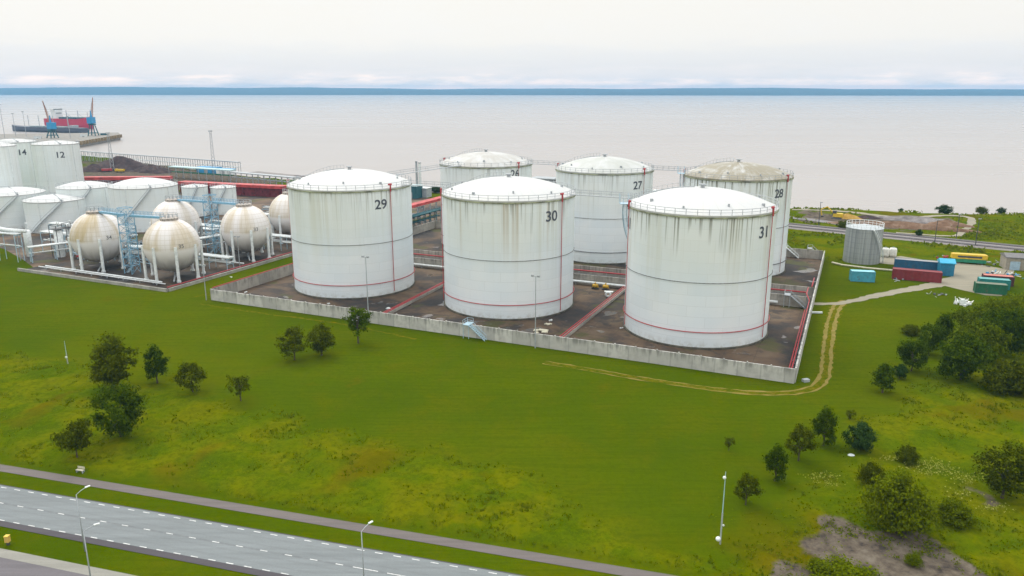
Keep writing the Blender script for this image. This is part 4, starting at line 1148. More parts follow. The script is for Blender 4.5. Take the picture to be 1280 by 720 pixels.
def excavator(px, py, label, rz, col):
    e = empty('excavator', label, 'excavator', at(px, py), rz)
    t = MB()
    for y in (-1.2, 1.2): t.tube([(-1.9, y, .55), (1.9, y, .55)], .5, 10); t.box((0, y, .55), (3.6, .6, .9))
    t.build('crawler_tracks', DARK, e)
    MB().box((-.3, 0, 1.9), (3.6, 2.6, 1.4)).build('body', col, e)
    MB().box((1.0, .7, 2.9), (1.5, 1.1, 1.5)).build('cab', DARK, e)
    a = MB(); a.tube([(1.2, -.3, 2.2), (4.2, -.3, 5.0), (6.6, -.3, 3.6)], .28, 6); a.tube([(6.6, -.3, 3.6), (6.0, -.3, 1.2)], .22, 6); a.build('boom', col, e)
    MB().box((5.8, -.3, .8), (1.0, 1.1, .9)).build('bucket', DARK, e)
excavator(1046, 274.5, 'yellow excavator working beside the yellow sand heap', 2.6, YEL)

# quay, ships and cranes
def quay():
    m = earth_mat('quay_concrete', (.17, .155, .14), (.25, .23, .20), (.33, .31, .28))
    p = [at(-500, 170, 2), at(-60, 168.5, 2), at(148, 165.5, 2), at(150, 168, 2), at(100, 176.5, 2), at(40, 181, 2), at(-200, 184, 2), at(-500, 186, 2)]
    n = len(p); mb = MB()
    mb.add([(q.x, q.y, 2) for q in p] + [(q.x, q.y, -5) for q in p], [tuple(range(n))[::-1]] + [(k, (k + 1) % n, (k + 1) % n + n, k + n) for k in range(n)])
    o = mb.build('quay', m); tag(o, 'low concrete quay reaching into the sea at the upper left', 'quay', kind='thing')
    a, b = at(100.3, 176.6, 2), at(149.8, 168.2, 2); fr = math.atan2(b.y - a.y, b.x - a.x)
    f = MB(); f.box((0, 0, 0), (3.4, 1.6, 3.6)); f.box((0, -.9, .2), (2.6, .3, 2.6))
    o = None
    for k in range(15):
        q = a + (b - a) * (k / 14)
        if o is None: o = f.build('quay_fender', paint('fender_tan', (.26, .19, .10), .8))
        else: o = o.copy(); COL.objects.link(o)
        o.location = (q.x + .9 * math.sin(fr), q.y - .9 * math.cos(fr), .4); o.rotation_euler.z = fr
        tag(o, 'tan fender in the row along the front edge of the quay', 'fender', 'tan fenders along the quay edge', 'thing')
quay()
def ship(name, label, px, py, ln, beam, depth, rz, hull_m, deck, decks):
    e = empty(name, label, 'ship', at(px, py, SEA_Z), rz)
    sec = [(-.5, .80, .0), (-.44, 1, .02), (-.2, 1, 0), (.2, 1, 0), (.36, .92, .08), (.44, .6, .22), (.5, .04, .34)]
    vs, fs = [], []
    for u, w, up in sec:
        x = u * ln; hw = beam / 2 * w; top = depth * (1 + up)
        vs += [(x, -hw * .75, -.5), (x, -hw, depth * .35), (x, -hw, top), (x, hw, top), (x, hw, depth * .35), (x, hw * .75, -.5)]
    for i in range(len(sec) - 1):
        for k in range(5): fs.append((i * 6 + k, (i + 1) * 6 + k, (i + 1) * 6 + k + 1, i * 6 + k + 1))
    fs.append((0, 1, 2, 3, 4, 5)); k = (len(sec) - 1) * 6; fs.append((k + 5, k + 4, k + 3, k + 2, k + 1, k))
    mb = MB(); mb.add(vs, fs); mb.build('hull', hull_m, e)
    decks(e); return e
def red_decks(e):
    w = MB(); w.box((-27, 0, 20), (10, 12, 13)); w.box((-27, 0, 27.5), (8, 16, 2.4)); w.build('superstructure', WHITE, e)
    b = MB(); b.box((-22.9, 0, 27.7), (.3, 14, 1.2)); b.box((-21.9, 0, 22), (.3, 9, 1)); b.build('windows', DARK, e)
    f = MB(); f.tube([(-34, 0, 13), (-34, 0, 25)], 1.6, 10); f.build('funnel', REDROOF, e)
    h = MB()
    for x in (-12, 0, 12, 24): h.box((x, 0, 15.2), (9, 11, 2.6))
    h.build('hatches', TEAL, e)
    m = MB()
    for x in (-6, 18): m.tube([(x, 0, 13), (x, 0, 26)], .5, 6); m.tube([(x, 0, 22), (x + 9, 0, 17)], .3, 5)
    m.tube([(38, 0, 15), (38, 0, 24)], .35, 5); m.build('masts', GREYST, e)
ship('cargo_ship', 'red cargo ship with white superstructure moored at the quay, upper left', 89, 160.5, 96, 16, 14.0, -.40, paint('ship_red', (.46, .02, .06), .5), None, red_decks)
def grey_decks(e):
    h = MB()
    for x in (-34, -20, -6, 8, 22): h.box((x, 0, 7.2), (11, 10, 1.8))
    h.build('hatches', paint('hatch_grey', (.25, .30, .31), .6), e)
    w = MB(); w.box((-52, 0, 8.2), (6, 9, 3.4)); w.build('superstructure', GREYST, e)
    m = MB()
    for x in (-41, -13, 15, 36): m.tube([(x, 0, 6), (x, 0, 22)], .4, 5)
    m.build('masts', GREYST, e)
ship('barge', 'dark grey low freighter moored in front of the red ship', 60, 165, 142, 14, 6.5, PI - .40, paint('ship_grey', (.075, .085, .115), .6), None, grey_decks)
def crane(px, py, label, rz, top, up=0.0):
    e = empty('harbour_crane', label, 'crane', at(px, py, 2), rz, 'blue harbour cranes on the quay')
    H0 = 8.5 + up
    f = MB()
    for x in (-4, 4):
        for y in (-4, 4): f.tube([(x, y, 0), (x * .45, y * .45, H0)], .6, 5)
    f.box((0, 0, H0), (6, 6, 1.4)); f.tube([(-4, -4, 3), (4, -4, 3), (4, 4, 3), (-4, 4, 3), (-4, -4, 3)], .3, 4); f.build('portal', TEAL, e)
    c = MB(); c.box((-1, 0, H0 + 4.4), (9, 5.5, 6.8)); c.build('machine_house', BRBLUE, e)
    t = MB(); t.tube([(0, 0, H0 + 7), (0, 0, H0 + 15)], 1.2, 6, .5); t.build('tower', BRBLUE, e)
    j = MB(); a, b = Vector((2, 0, H0 + 7)), Vector((9, 0, top)); k = 14
    for s in (-.8, .8): j.tube([a + Vector((0, s, 0)), b + Vector((0, s * .3, 0))], .28, 4); j.tube([a + Vector((-1.2, s, 1.4)), b + Vector((0, s * .3, .4))], .22, 4)
    for i in range(k):
        p = a + (b - a) * (i / k); q = a + (b - a) * ((i + 1) / k); s = 1 if i % 2 else -1; w = .8 * (1 - i / k * .6)
        j.tube([p + Vector((0, s * w, 0)), q + Vector((0, -s * w, .8))], .14, 4)
    j.build('jib', ORANGE, e)
    r = MB(); r.tube([(-3, 0, H0 + 8), (0, 0, H0 + 15), b], .10, 4); r.build('stay_cables', DARK, e)
crane(66, 172.5, 'blue harbour crane with orange jib in front of the red ship', 2.6, 38)
crane(117, 169.5, 'blue harbour crane at the bow of the red ship, jib raised', 1.6, 41, 4.0)
for px, py, h, lb in ((6, 172, 34, 'tall thin lamp mast at the left edge of the quay'), (20, 170, 24, 'thin lamp mast second from the left edge of the quay'), (33, 170, 26, 'thin lamp mast behind the grey freighter'), (88, 172, 22, 'thin lamp mast between the two cranes')):
    e = empty('quay_lamp', lb, 'lamp mast', at(px, py, 2), 0, 'thin lamp masts on the quay')
    MB().tube([(0, 0, 0), (0, 0, h)], .35, 6, .2).build('pole', GREYST, e); MB().box((0, 0, h + .4), (2.4, 1, .8)).build('lamp_head', GREYST, e)
for px, py, c, lb in ((130, 171, TEAL, 'teal hut near the tip of the quay'), (105, 173, WHITE, 'white hut on the quay between the cranes'), (48, 175.5, WHITE, 'white hut on the quay left of the nearer crane')):
    shed(px, py, 6, 5, 4, c, GREYST, lb, 0.3, (0, 2, 2.4, DARK), name='quay_hut')

# ------------------------------------------------------------------ silo, containers and yard on the right
def silo():
    p = at(1079, 331); e = empty('silo', 'grey corrugated steel silo with diagonal stair and railed top', 'silo', (p.x + 1.5, p.y + 5.0, 0), 0)
    R, h = 5.25, 10.8
    m, nt, b = new_mat('galvanised_silo'); co = obj_co(nt); sp = N(nt, 'ShaderNodeSeparateXYZ'); L(nt, co, sp.inputs[0])
    ang = math_n(nt, 'ARCTAN2', sp.outputs[1], sp.outputs[0])
    cb = N(nt, 'ShaderNodeCombineXYZ'); L(nt, math_n(nt, 'MULTIPLY', ang, 9), cb.inputs[0]); L(nt, math_n(nt, 'MULTIPLY', sp.outputs[2], .02), cb.inputs[1])
    n = noise(nt, cb.outputs[0], .9, 4, .6)
    c = ramp(nt, n, [(.3, (.20, .22, .225)), (.5, (.33, .35, .355)), (.7, (.46, .49, .50))])
    rows = math_n(nt, 'LESS_THAN', math_n(nt, 'FRACT', math_n(nt, 'MULTIPLY', sp.outputs[2], .62)), .08)
    c = mixc(nt, math_n(nt, 'MULTIPLY', rows, .3), c, (.12, .12, .12))
    L(nt, c, b.inputs['Base Color']); b.inputs['Roughness'].default_value = .5; b.inputs['Metallic'].default_value = .25
    mb = MB(); n_ = 96; vs = []
    for z in (0, h):
        for j in range(n_):
            a = 2 * PI * j / n_; rr = R + (.07 if j % 2 else -.0); vs.append((rr * math.cos(a), rr * math.sin(a), z))
    mb.add(vs, [(j, (j + 1) % n_, n_ + (j + 1) % n_, n_ + j) for j in range(n_)]); mb.build('shell', m, e)
    MB().lathe([(R + .15, h - .1), (R + .2, h + .05), (.5, h + 1.0), (.02, h + 1.1)], 48).build('roof', paint('silo_roof', (.42, .46, .48), .5), e)
    rail_ring(R + .05, h, 1.5, 26, .06).build('railing', WHITE, e)
    s = MB(); n = 30; o1 = []; o2 = []
    for k in range(n + 1):
        a = R_(-88 + 62 * k / n); z = h * (1 - k / n)
        s.box(((R + .5) * math.cos(a), (R + .5) * math.sin(a), z), (.8, .3, .06), a)
        o1.append(((R + .95) * math.cos(a), (R + .95) * math.sin(a), z)); o2.append(((R + .95) * math.cos(a), (R + .95) * math.sin(a), z + 1))
    s.tube(o1, .16, 4); s.tube(o2, .07, 4); s.build('stair', WHITE, e)
silo()
def corr(name, col):
    m, nt, b = new_mat(name); co = obj_co(nt); sp = N(nt, 'ShaderNodeSeparateXYZ'); L(nt, co, sp.inputs[0])
    n = noise(nt, co, .9, 5, .7)
    c = ramp(nt, n, [(.32, tuple(v * .72 for v in col)), (.6, col)])
    st = smooth_n(nt, noise(nt, co, 1.4, 5, .75), .56, .68)
    c = mixc(nt, math_n(nt, 'MULTIPLY', st, .7), c, (.12, .06, .035))
    L(nt, c, b.inputs['Base Color']); b.inputs['Roughness'].default_value = .6
    return m
def container(px, py, ln, label, col, rz=ROT, roof=None, w=2.44, h=2.6, name='shipping_container', open_top=False):
    e = empty(name, label, 'container', at(px, py, .05), rz, 'shipping containers in the gravel yard')
    m = corr(name + '_%d' % px, col); mb = MB(); vs = []; n = int(ln / .28)
    path = []
    def side(a, b, k):
        a, b = Vector(a), Vector(b); d = (b - a).normalized(); nn = Vector((d.y, -d.x))
        for i in range(k):
            q = a + (b - a) * (i / k); path.append(q - nn * (.045 if (i % 4) in (2, 3) else 0))
    side((-ln / 2, -w / 2), (ln / 2, -w / 2), n); side((ln / 2, -w / 2), (ln / 2, w / 2), 10); side((ln / 2, w / 2), (-ln / 2, w / 2), n); side((-ln / 2, w / 2), (-ln / 2, -w / 2), 10)
    k = len(path); mb.add([(p.x, p.y, .16) for p in path] + [(p.x, p.y, h - .12) for p in path], [(i, (i + 1) % k, k + (i + 1) % k, k + i) for i in range(k)]); mb.build('side_walls', m, e)
    t = MB(); t.box((0, 0, h - .08), (ln - .06, w - .06, .10)); t.build('roof', roof or m, e)
    f = MB()
    for x in (-ln / 2, ln / 2):
        for y in (-w / 2, w / 2): f.box((x, y, h / 2), (.17, .17, h))
    for y in (-w / 2, w / 2):
        for z in (.08, h - .06): f.box((0, y, z), (ln - .17, .13, .14))
    for x in (-ln / 2, ln / 2):
        for z in (.08, h - .06): f.box((x, 0, z), (.13, w - .17, .14))
    f.build('corner_frame', m, e)
    for s in (-1, 1): d = MB(); d.box((ln / 2 + .05, s * w / 4, h / 2), (.05, w / 2 - .15, h - .35)); d.build('door', m, e)
    return e
container(1077, 351, 6.1, 'small light blue container alone on the grass below the silo', (.07, .34, .45), -.22, paint('pale_blue_roof', (.30, .62, .70), .5), h=2.9)
container(1146, 337, 12.2, 'long dark blue container parked behind the long red one', (.02, .11, .22), ROT, paint('grey_container_roof', (.30, .30, .30), .7), h=2.9)
container(1145, 350, 12.2, 'long red container parked in front of the dark blue one', (.22, .022, .028), ROT, h=2.9)
container(1237, 366, 7.2, 'green container nearest the white scrap pile, end of its row', (.012, .13, .06), ROT + .06, paint('green_roof_weathered', (.15, .17, .12), .7))
container(1241, 360, 7.2, 'teal container just behind the green one', (.02, .23, .22), ROT + .06, paint('teal_roof', (.12, .34, .33), .6))
container(1246, 355.5, 7.2, 'dark container with a red roof, rearmost of the row of three', (.09, .03, .03), ROT + .06, paint('salmon_roof', (.50, .16, .12), .6))
shed(1181, 343, 3.6, 4.4, 3.6, corr('cyan_shed', (.015, .20, .34)), paint('cyan_roof', (.03, .36, .58), .5), 'blue metal shed at the end of the red and dark blue containers', ROT + .1, (0, 1.6, 2.2, paint('cyan_door', (.02, .15, .26), .5)), .9, 'metal_shed')
shed(1281, 336, 12, 6, 3.6, paint('beige_wall', (.30, .27, .22), .8), paint('slate_roof', (.17, .165, .165), .8), 'low beige building with grey roof and pale blue door at the right edge', ROT + .12, (-3.6, 2.6, 2.6, paint('pale_door', (.33, .45, .55), .6)), .8, 'low_building')
def railcar():
    e = empty('yellow_wagon', 'yellow and green open wagon body beyond the gravel yard', 'wagon', at(1210, 329), ROT + .08)
    b = MB(); b.box((0, 0, .95), (9.2, 2.3, 1.1)); b.build('lower_body', paint('wagon_green', (.02, .22, .12), .5), e)
    y = MB()
    for s in (-1, 1): y.box((0, s * 1.15, 2.15), (9.0, .16, 1.3)); y.box((s * 4.4, 0, 2.15), (.9, 2.3, 1.3))
    y.box((0, 0, 2.86), (9.0, 2.4, .12)); y.build('upper_body', YEL, e)
    w = MB(); w.box((0, -1.25, 2.2), (6.6, .08, .55)); w.build('opening', DARK, e)
    f = MB()
    for x in (-3, 3): f.box((x, 0, .22), (1.4, 2.0, .42))
    f.build('skids', DARK, e)
railcar()
for px, lb in ((1106, 'white cube-shaped tank left of its twin, right of the silo'), (1115.5, 'white cube-shaped tank right of its twin, beside the silo')):
    e = empty('cube_tank', lb, 'tank', at(px, 321), ROT, 'white cube tanks beside the silo')
    v = []
    m = MB(); prof = [(.55, 0), (1.05, .25), (1.12, .8), (1.12, 2.3), (.95, 2.75), (.4, 2.9)]
    n = 24
    for r, z in prof:
        for j in range(n):
            a = 2 * PI * j / n; k = (abs(math.cos(a)) ** 6 + abs(math.sin(a)) ** 6) ** (-1 / 6); v.append((r * k * math.cos(a), r * k * math.sin(a), z + .05))
    m.add(v, [(i * n + j, i * n + (j + 1) % n, (i + 1) * n + (j + 1) % n, (i + 1) * n + j) for i in range(5) for j in range(n)] + [tuple(5 * n + j for j in range(n))])
    m.build('body', paint('white_plastic', (.68, .68, .62), .5), e, smooth=True)
    MB().tube([(0, 0, 2.9), (0, 0, 3.15)], .35, 10).build('lid', GREYST, e)
def scrap(label, px, py, r, h, mats, n, seed, name='scrap_pile', kinds=('rod', 'box')):
    rr = random.Random(seed); e = empty(name, label, 'scrap pile', at(px, py), 0)
    for k, m in enumerate(mats):
        mb = MB()
        for i in range(n):
            a, q = rr.uniform(0, 2 * PI), rr.random() ** .6 * r; x, y = q * math.cos(a), q * math.sin(a); z = rr.uniform(.05, h) * (1 - q / r * .8)
            if rr.random() < .6:
                d = Vector((rr.uniform(-1, 1), rr.uniform(-1, 1), rr.uniform(-.2, .8))).normalized() * rr.uniform(.5, 1.5); mb.tube([(x, y, max(z, .1)), (x + d.x, y + d.y, max(z, .1) + max(d.z, -.05))], rr.uniform(.06, .14), 4)
            else: mb.box((x, y, z / 2 + .1), (rr.uniform(.3, 1.2), rr.uniform(.2, .8), z + .2), rr.uniform(0, 3))
        mb.build('scrap_pieces', m, e)
scrap('tangled pile of white scrap on the grass below the green container', 1203, 380.5, 2.0, 2.4, [WHITE, paint('bright_scrap', (.70, .70, .68), .6)], 18, 3)
scrap('mixed scrap heaped behind the row of three containers', 1256, 345, 4.5, 1.3, [GREYST, BRBLUE, DARK, WHITE], 9, 5)
scrap('loose grey and red scrap left of the yellow wagon', 1186, 324, 5.0, .9, [GREYST, DARK, RED], 8, 8)
scrap('low grey scrap right of the yellow wagon', 1240, 330, 5.0, .6, [GREYST, DARK], 8, 9)
scrap('dark rubbish on the grass in front of the long red container', 1123, 350, 2.2, .5, [DARK, GREYST], 5, 10)
scrap('low rubble on the grass left of the white scrap pile', 1170, 369, 2.6, .5, [GREYST, DARK], 5, 11)
def pole(px, py, h, label, name='lamp_pole', group='dark poles along the railway', m=None, arm=True):
    e = empty(name, label, 'pole', at(px, py), 0, group)
    MB().tube([(0, 0, 0), (0, 0, h)], .16, 6, .1).build('shaft', m or DARK, e)
    if arm: MB().box((.25, 0, h), (1.0, .35, .22)).build('lamp_head', m or GREYST, e)
pole(1195, 299, 9.0, 'dark pole by the railway where the sandy lane bends')
pole(1219, 308, 9.5, 'dark lamp pole by the railway, right of the lane bend')
pole(1023, 283, 9.5, 'dark lamp pole with crossbar by the shore right of tank 28')
pole(1168, 305, 8.5, 'thin dark pole by the railway beyond the long containers')
mb = MB(); mb.box((0, 0, .3), (2.5, .5, .35)); tag(mb.build('concrete_block', WHITE, loc=at(1021, 392), rz=-.05), 'white concrete block on the grass beside the right wall', 'block')
mb = MB(); mb.box((0, 0, .25), (1.2, .8, .5), .3); tag(mb.build('manhole_block', GREYST, loc=at(1007, 477)), 'dark manhole block on the grass inside the track bend', 'block')
pipe('long pale pipe on the ground from the wall corner past the silo', [at(1040, 328, .5), at(1052, 331, .5), at(1084, 335, .5), at(1118, 338, .5)], .28, PALE, 'ground_pipe', None)

# ------------------------------------------------------------------ foreground furniture
def street_lamp(base, h, label, ang):
    e = empty('street_lamp', label, 'street lamp', base, 0, 'street lamps along the road')
    MB().tube([(0, 0, 0), (0, 0, h)], .085, 8, .05).build('pole', GREYST, e, smooth=True)
    c, s = math.cos(ang), math.sin(ang)
    MB().tube([(0, 0, h), (c * .5, s * .5, h + .28), (c * 1.1, s * 1.1, h + .45)], .04, 6).build('arm', GREYST, e)
    m = MB(); m.box((c * 1.3, s * 1.3, h + .47), (.55, .19, .10), ang); m.build('lamp_head', WHITE, e)
street_lamp(at(106.5, 689), 7.3, 'grey street lamp with curved arm on the verge at the lower left', .9)
street_lamp(at(116, 739), 2.95 + 4.2, 'white headed street lamp partly cut by the bottom edge, lower left', .6)
street_lamp(at(456, 741.5), 7.4, 'grey street lamp cut by the bottom edge, on the road side at lower middle', .9)
def signal_mast(px, py, h, label, balls):
    e = empty('signal_mast', label, 'mast', at(px, py), 0, 'thin masts with white round units')
    MB().tube([(0, 0, 0), (0, 0, h * .45)], .10, 8).build('lower_pole', GREYST, e); MB().tube([(0, 0, h * .45), (0, 0, h)], .06, 8, .035).build('upper_pole', PALEBL, e)
    for dx, z, r in balls:
        k = MB(); k.lathe([(max(.01, r * math.sin(PI * i / 10)), z - r * math.cos(PI * i / 10)) for i in range(11)], 16, (dx, -.1, 0)); k.build('round_unit', WHITE, e, smooth=True)
signal_mast(900, 682, 9.6, 'thin mast with white round units on the lawn at lower right', ((-.30, .95, .30), (.18, 2.75, .13), (-.12, 8.9, .20)))
signal_mast(85, 456, 4.9, 'thin short mast with one white unit at the far left of the lawn', ((-.05, 1.6, .22),))
e = empty('bench', 'pale bench beside the footpath at the lower left', 'bench', at(100.5, 591), math.atan2(RD.y, RD.x))
m = MB()
for y in (-.15, 0, .15): m.box((0, y, .45), (1.2, .12, .05))
m.build('seat', PALE, e)
m = MB()
for z in (.62, .80): m.box((0, .26, z), (1.2, .04, .13))
m.build('backrest', PALE, e)
for x in (-.5, .5): MB().box((x, .04, .22), (.08, .45, .43)).build('leg', GREYST, e)
e = empty('post_box', 'yellow marker post on the verge at the lower left edge', 'post', at(10.5, 681), 0)
MB().box((0, 0, .2), (.28, .28, .4)).build('base', DARK, e); MB().box((0, 0, .78), (.46, .46, .76)).build('body', paint('marker_yellow', (.60, .40, .10), .6), e); MB().box((0, 0, 1.19), (.52, .52, .07)).build('lid', YEL, e)
m = MB(); m.lathe([(.6, 0), (.58, .22), (.42, .38), (.02, .42)], 18); tag(m.build('boulder', WHITE, loc=at(1064, 571.5)), 'small white boulder beside the bluish tree on the right', 'boulder')

# ------------------------------------------------------------------ trees and shrubs
def crown(seed, W, Hc, z0, clumps, leaves, leaf, shape='round', hollow=.35, spread=.16):
    """a crown of leaf faces gathered in clumps; W width, Hc crown height, z0 its underside"""
    r = np.random.default_rng(seed)
    c = []
    while len(c) < clumps:
        p = r.uniform(-1, 1, 3); d = np.linalg.norm(p)
        if d > 1 or d < hollow: continue
        h = (p[2] + 1) / 2
        prof = {'round': 1.0, 'oval': 1.0, 'cone': 1.12 - .75 * h, 'vase': .55 + .6 * h, 'bush': 1.1 - .35 * h}[shape]
        wob = 1 + .22 * math.sin(3 * math.atan2(p[1], p[0]) + seed) + .15 * math.sin(5 * p[2] + seed * 2)
        c.append((p[0] * W / 2 * prof * wob, p[1] * W / 2 * prof * wob, z0 + Hc * h))
    c = np.array(c)
    idx = r.integers(0, clumps, leaves)
    size = r.uniform(.6, 1.3, clumps)[idx]
    q = c[idx] + r.normal(0, 1, (leaves, 3)) * (W * spread * .5 * size[:, None]) * np.array([1, 1, .75])
    q[:, 2] = np.maximum(q[:, 2], z0 * .6 + .05)
    nrm = r.normal(0, 1, (leaves, 3)) + (q - np.array([0, 0, z0 + Hc * .4])) / (W * .5) * .9 + np.array([0, 0, .5])
    nrm /= np.linalg.norm(nrm, axis=1)[:, None]
    t = np.cross(nrm, r.normal(0, 1, (leaves, 3))); t /= np.linalg.norm(t, axis=1)[:, None]; b = np.cross(nrm, t)
    s = leaf * r.uniform(.6, 1.4, leaves)[:, None]
    v = np.stack([q - t * s, q - b * s * .6, q + t * s, q + b * s * .6], 1).reshape(-1, 3)
    return v, c
def quads_mesh(name, v, mat):
    n = len(v) // 4; me = bpy.data.meshes.new(name)
    me.vertices.add(len(v)); me.vertices.foreach_set('co', v.reshape(-1).astype(np.float32))
    me.loops.add(n * 4); me.loops.foreach_set('vertex_index', np.arange(n * 4, dtype=np.int32))
    me.polygons.add(n); me.polygons.foreach_set('loop_start', np.arange(0, n * 4, 4, dtype=np.int32))
    me.update(calc_edges=True); me.materials.append(mat); return me
def make_tree(seed, W, H, z0, mat, shape, clumps, leaves, leaf, hollow=.35, spread=.16, limbs=9):
    v, c = crown(seed, W, H - z0, z0, clumps, leaves, leaf, shape, hollow, spread)
    m = MB(); r = random.Random(seed)
    m.tube([(0, 0, -.1), (r.uniform(-.1, .1), r.uniform(-.1, .1), z0), (r.uniform(-.2, .2), r.uniform(-.2, .2), H * .62)], .028 * H + .02, 7, .008 * H)
    for k in range(limbs):
        p = c[r.randrange(len(c))]; zz = r.uniform(z0 * .75, H * .5)
        mid = Vector((p[0] * .45, p[1] * .45, zz + (p[2] - zz) * .6)); m.tube([(0, 0, zz), mid, tuple(p)], .012 * H, 5, .003 * H)
    tm = bpy.data.meshes.new('trunk'); tm.from_pydata(m.v, [], m.f); tm.update(); tm.materials.append(BARK)
    return quads_mesh('crown', v, mat), tm, H, W
PROTO = {
    'broad_olive': make_tree(1, 6.4, 9.0, 1.5, LEAF['olive'], 'oval', 70, 6200, .19, .3, .14),
    'round_dark': make_tree(2, 6.6, 7.0, 1.3, LEAF['dark'], 'round', 56, 5600, .19, .35, .15),
    'oval_dark': make_tree(3, 4.6, 5.8, .8, LEAF['dark'], 'cone', 38, 3300, .17, .3, .16),
    'oval_olive': make_tree(4, 4.6, 5.6, .7, LEAF['olive'], 'oval', 36, 2900, .17, .3, .16),
    'sparse': make_tree(5, 4.6, 4.8, 1.2, LEAF['olive'], 'vase', 30, 1300, .16, .4, .15, 16),
    'fresh': make_tree(6, 5.4, 7.6, 2.2, LEAF['fresh'], 'round', 40, 3600, .20, .35, .15),
    'bluish': make_tree(7, 4.2, 4.6, .4, LEAF['blue'], 'oval', 50, 4600, .17, .25, .17),
    'bush': make_tree(8, 6.4, 5.2, .2, LEAF['light'], 'bush', 120, 9500, .15, .3, .14),
    'big_green': make_tree(9, 9.5, 9.0, 1.2, LEAF['dark'], 'round', 90, 7800, .25, .35, .13),
    'big_fresh': make_tree(10, 9.5, 8.4, 1.0, LEAF['mid'], 'round', 84, 7600, .25, .35, .14),
    'umbrella': make_tree(12, 5.6, 4.6, 1.4, LEAF['olive'], 'vase', 44, 3400, .17, .3, .15),
    'shrub': make_tree(11, 6.0, 4.0, .1, LEAF['olive'], 'bush', 60, 4600, .18, .3, .14),
}
def m_per_px(p): return math.sqrt(p.y ** 2 + CAM_H ** 2 + .8 * p.x ** 2 * 0) / F
def tree(kind, px, py, hpx, wpx, label, name='tree', cat='tree', group='trees on the grass', rz=None):
    cm, tm, H, W = PROTO[kind]; p = at(px, py)
    if p.y > 245:
        for _ in range(6):
            zz, _d = rise(np.array([p.x]), np.array([p.y])); p = at(px, py, .5 * p.z + .5 * max(0., float(zz[0]) - .1))
    s = m_per_px(p); e = empty(name, label, cat, p, rz if rz is not None else random.uniform(0, 6.28), group)
    e.scale = (wpx * s / W * .87, wpx * s / W * .87, hpx * s * 1.03 / H)
    for nm, me in (('crown', cm), ('trunk', tm)):
        o = bpy.data.objects.new(nm, me); COL.objects.link(o); o.parent = e
    return e
tree('broad_olive', 144, 491, 73, 58, 'tallest dark tree of the group on the left lawn')
tree('oval_dark', 197, 479, 46, 37, 'compact dark tree right of the tallest one on the left lawn')
tree('oval_olive', 241, 491, 37, 36, 'small olive tree right of the compact dark tree, left lawn')
tree('sparse', 301, 501, 34, 32, 'thin sparse tree, rightmost of the group on the left lawn')
tree('round_dark', 152, 549, 64, 62, 'dark green round tree with bare trunk below the tallest tree, left')
tree('umbrella', 97, 574, 44, 50, 'wide low olive tree nearest the footpath at lower left', rz=1.0)
tree('oval_olive', 368, 450, 40, 36, 'dull olive tree, left of the two side by side below tank 29', rz=2.2)
tree('broad_olive', 402, 444, 39, 36, 'dull olive tree, right of the two side by side below tank 29', rz=4.0)
tree('fresh', 448, 429, 45, 33, 'bright green tree with a clear trunk against the front wall')
tree('oval_olive', 932, 631, 38, 31, 'small olive tree beside the thin mast, nearest in the right hand row')
tree('oval_dark', 969, 601, 44, 37, 'dark tree second from the mast in the right hand row')
tree('oval_olive', 998, 576, 44, 35, 'olive tree third from the mast in the right hand row')
tree('oval_dark', 1029, 557, 47, 39, 'dark tree fourth from the mast in the right hand row', rz=3.3)
tree('bluish', 1073, 565, 37, 35, 'bluish dark tree behind the small white boulder')
tree('sparse', 911, 563, 18, 15, 'tiny bare sapling on the lawn above the thin mast')
tree('sparse', 1062, 525, 14, 14, 'tiny sapling on the lawn above the right hand tree row')
tree('oval_dark', 1103, 491, 36, 38, 'dark tree standing alone left of the thicket, on the lawn', rz=5.0)
tree('bluish', 1124, 473, 18, 18, 'small dark shrub between two trees left of the thicket')
tree('round_dark', 1139, 464, 39, 38, 'round dark tree right of the small shrub, left of the thicket')
tree('round_dark', 1161, 443, 36, 32, 'round dark tree left one of the overlapping pair near the rubble', rz=2.0)
tree('oval_dark', 1177, 431, 38, 33, 'dark tree right one of the overlapping pair near the rubble', rz=1.0)
tree('shrub', 1138, 418, 12, 26, 'low dull bush in the grass left of the overlapping tree pair', 'bush', 'bush', 'bushes on the rough grass')
tree('big_green', 1200, 477, 56, 64, 'large dark tree at the left front of the thicket')
tree('big_fresh', 1222, 452, 52, 56, 'green tree behind the large front tree of the thicket')
tree('big_green', 1246, 447, 62, 60, 'large dark tree in the middle of the thicket')
tree('big_fresh', 1218, 425, 44, 50, 'green tree at the back left of the thicket, below the containers')
tree('big_fresh', 1256, 420, 50, 56, 'dark tree at the back of the thicket, right of the green container')
tree('big_fresh', 1288, 440, 62, 62, 'large dark tree at the right edge of the thicket', rz=.4)
tree('big_fresh', 1284, 405, 37, 60, 'green tree at the back right edge, beside the low building')
tree('shrub', 1256, 491, 42, 60, 'broad olive shrub in front of the thicket', 'bush', 'bush', 'bushes on the rough grass')
tree('shrub', 1290, 497, 44, 52, 'broad olive shrub in front of the thicket, cut by the right edge', 'bush', 'bush', 'bushes on the rough grass', 2.0)
tree('bush', 1117, 661, 70, 82, 'big rounded light green bush beside the bare ground, lower right', 'bush', 'bush', 'bushes on the rough grass')
tree('broad_olive', 1252, 624, 70, 62, 'dark olive tree at the lower right edge', rz=2.5)
tree('shrub', 1088, 606, 28, 36, 'dull bush behind the big rounded bush, lower right', 'bush', 'bush', 'bushes on the rough grass')
tree('shrub', 1133, 579, 22, 30, 'low faint bush in the rough grass above the big rounded bush', 'bush', 'bush', 'bushes on the rough grass')
tree('bush', 1190, 655, 30, 50, 'low light green bush right of the big rounded bush', 'bush', 'bush', 'bushes on the rough grass', 1.2)
tree('bush', 1020, 715, 16, 24, 'small yellow green clump on the bare ground, left', 'bush', 'bush', 'bushes on the rough grass', 1.0)
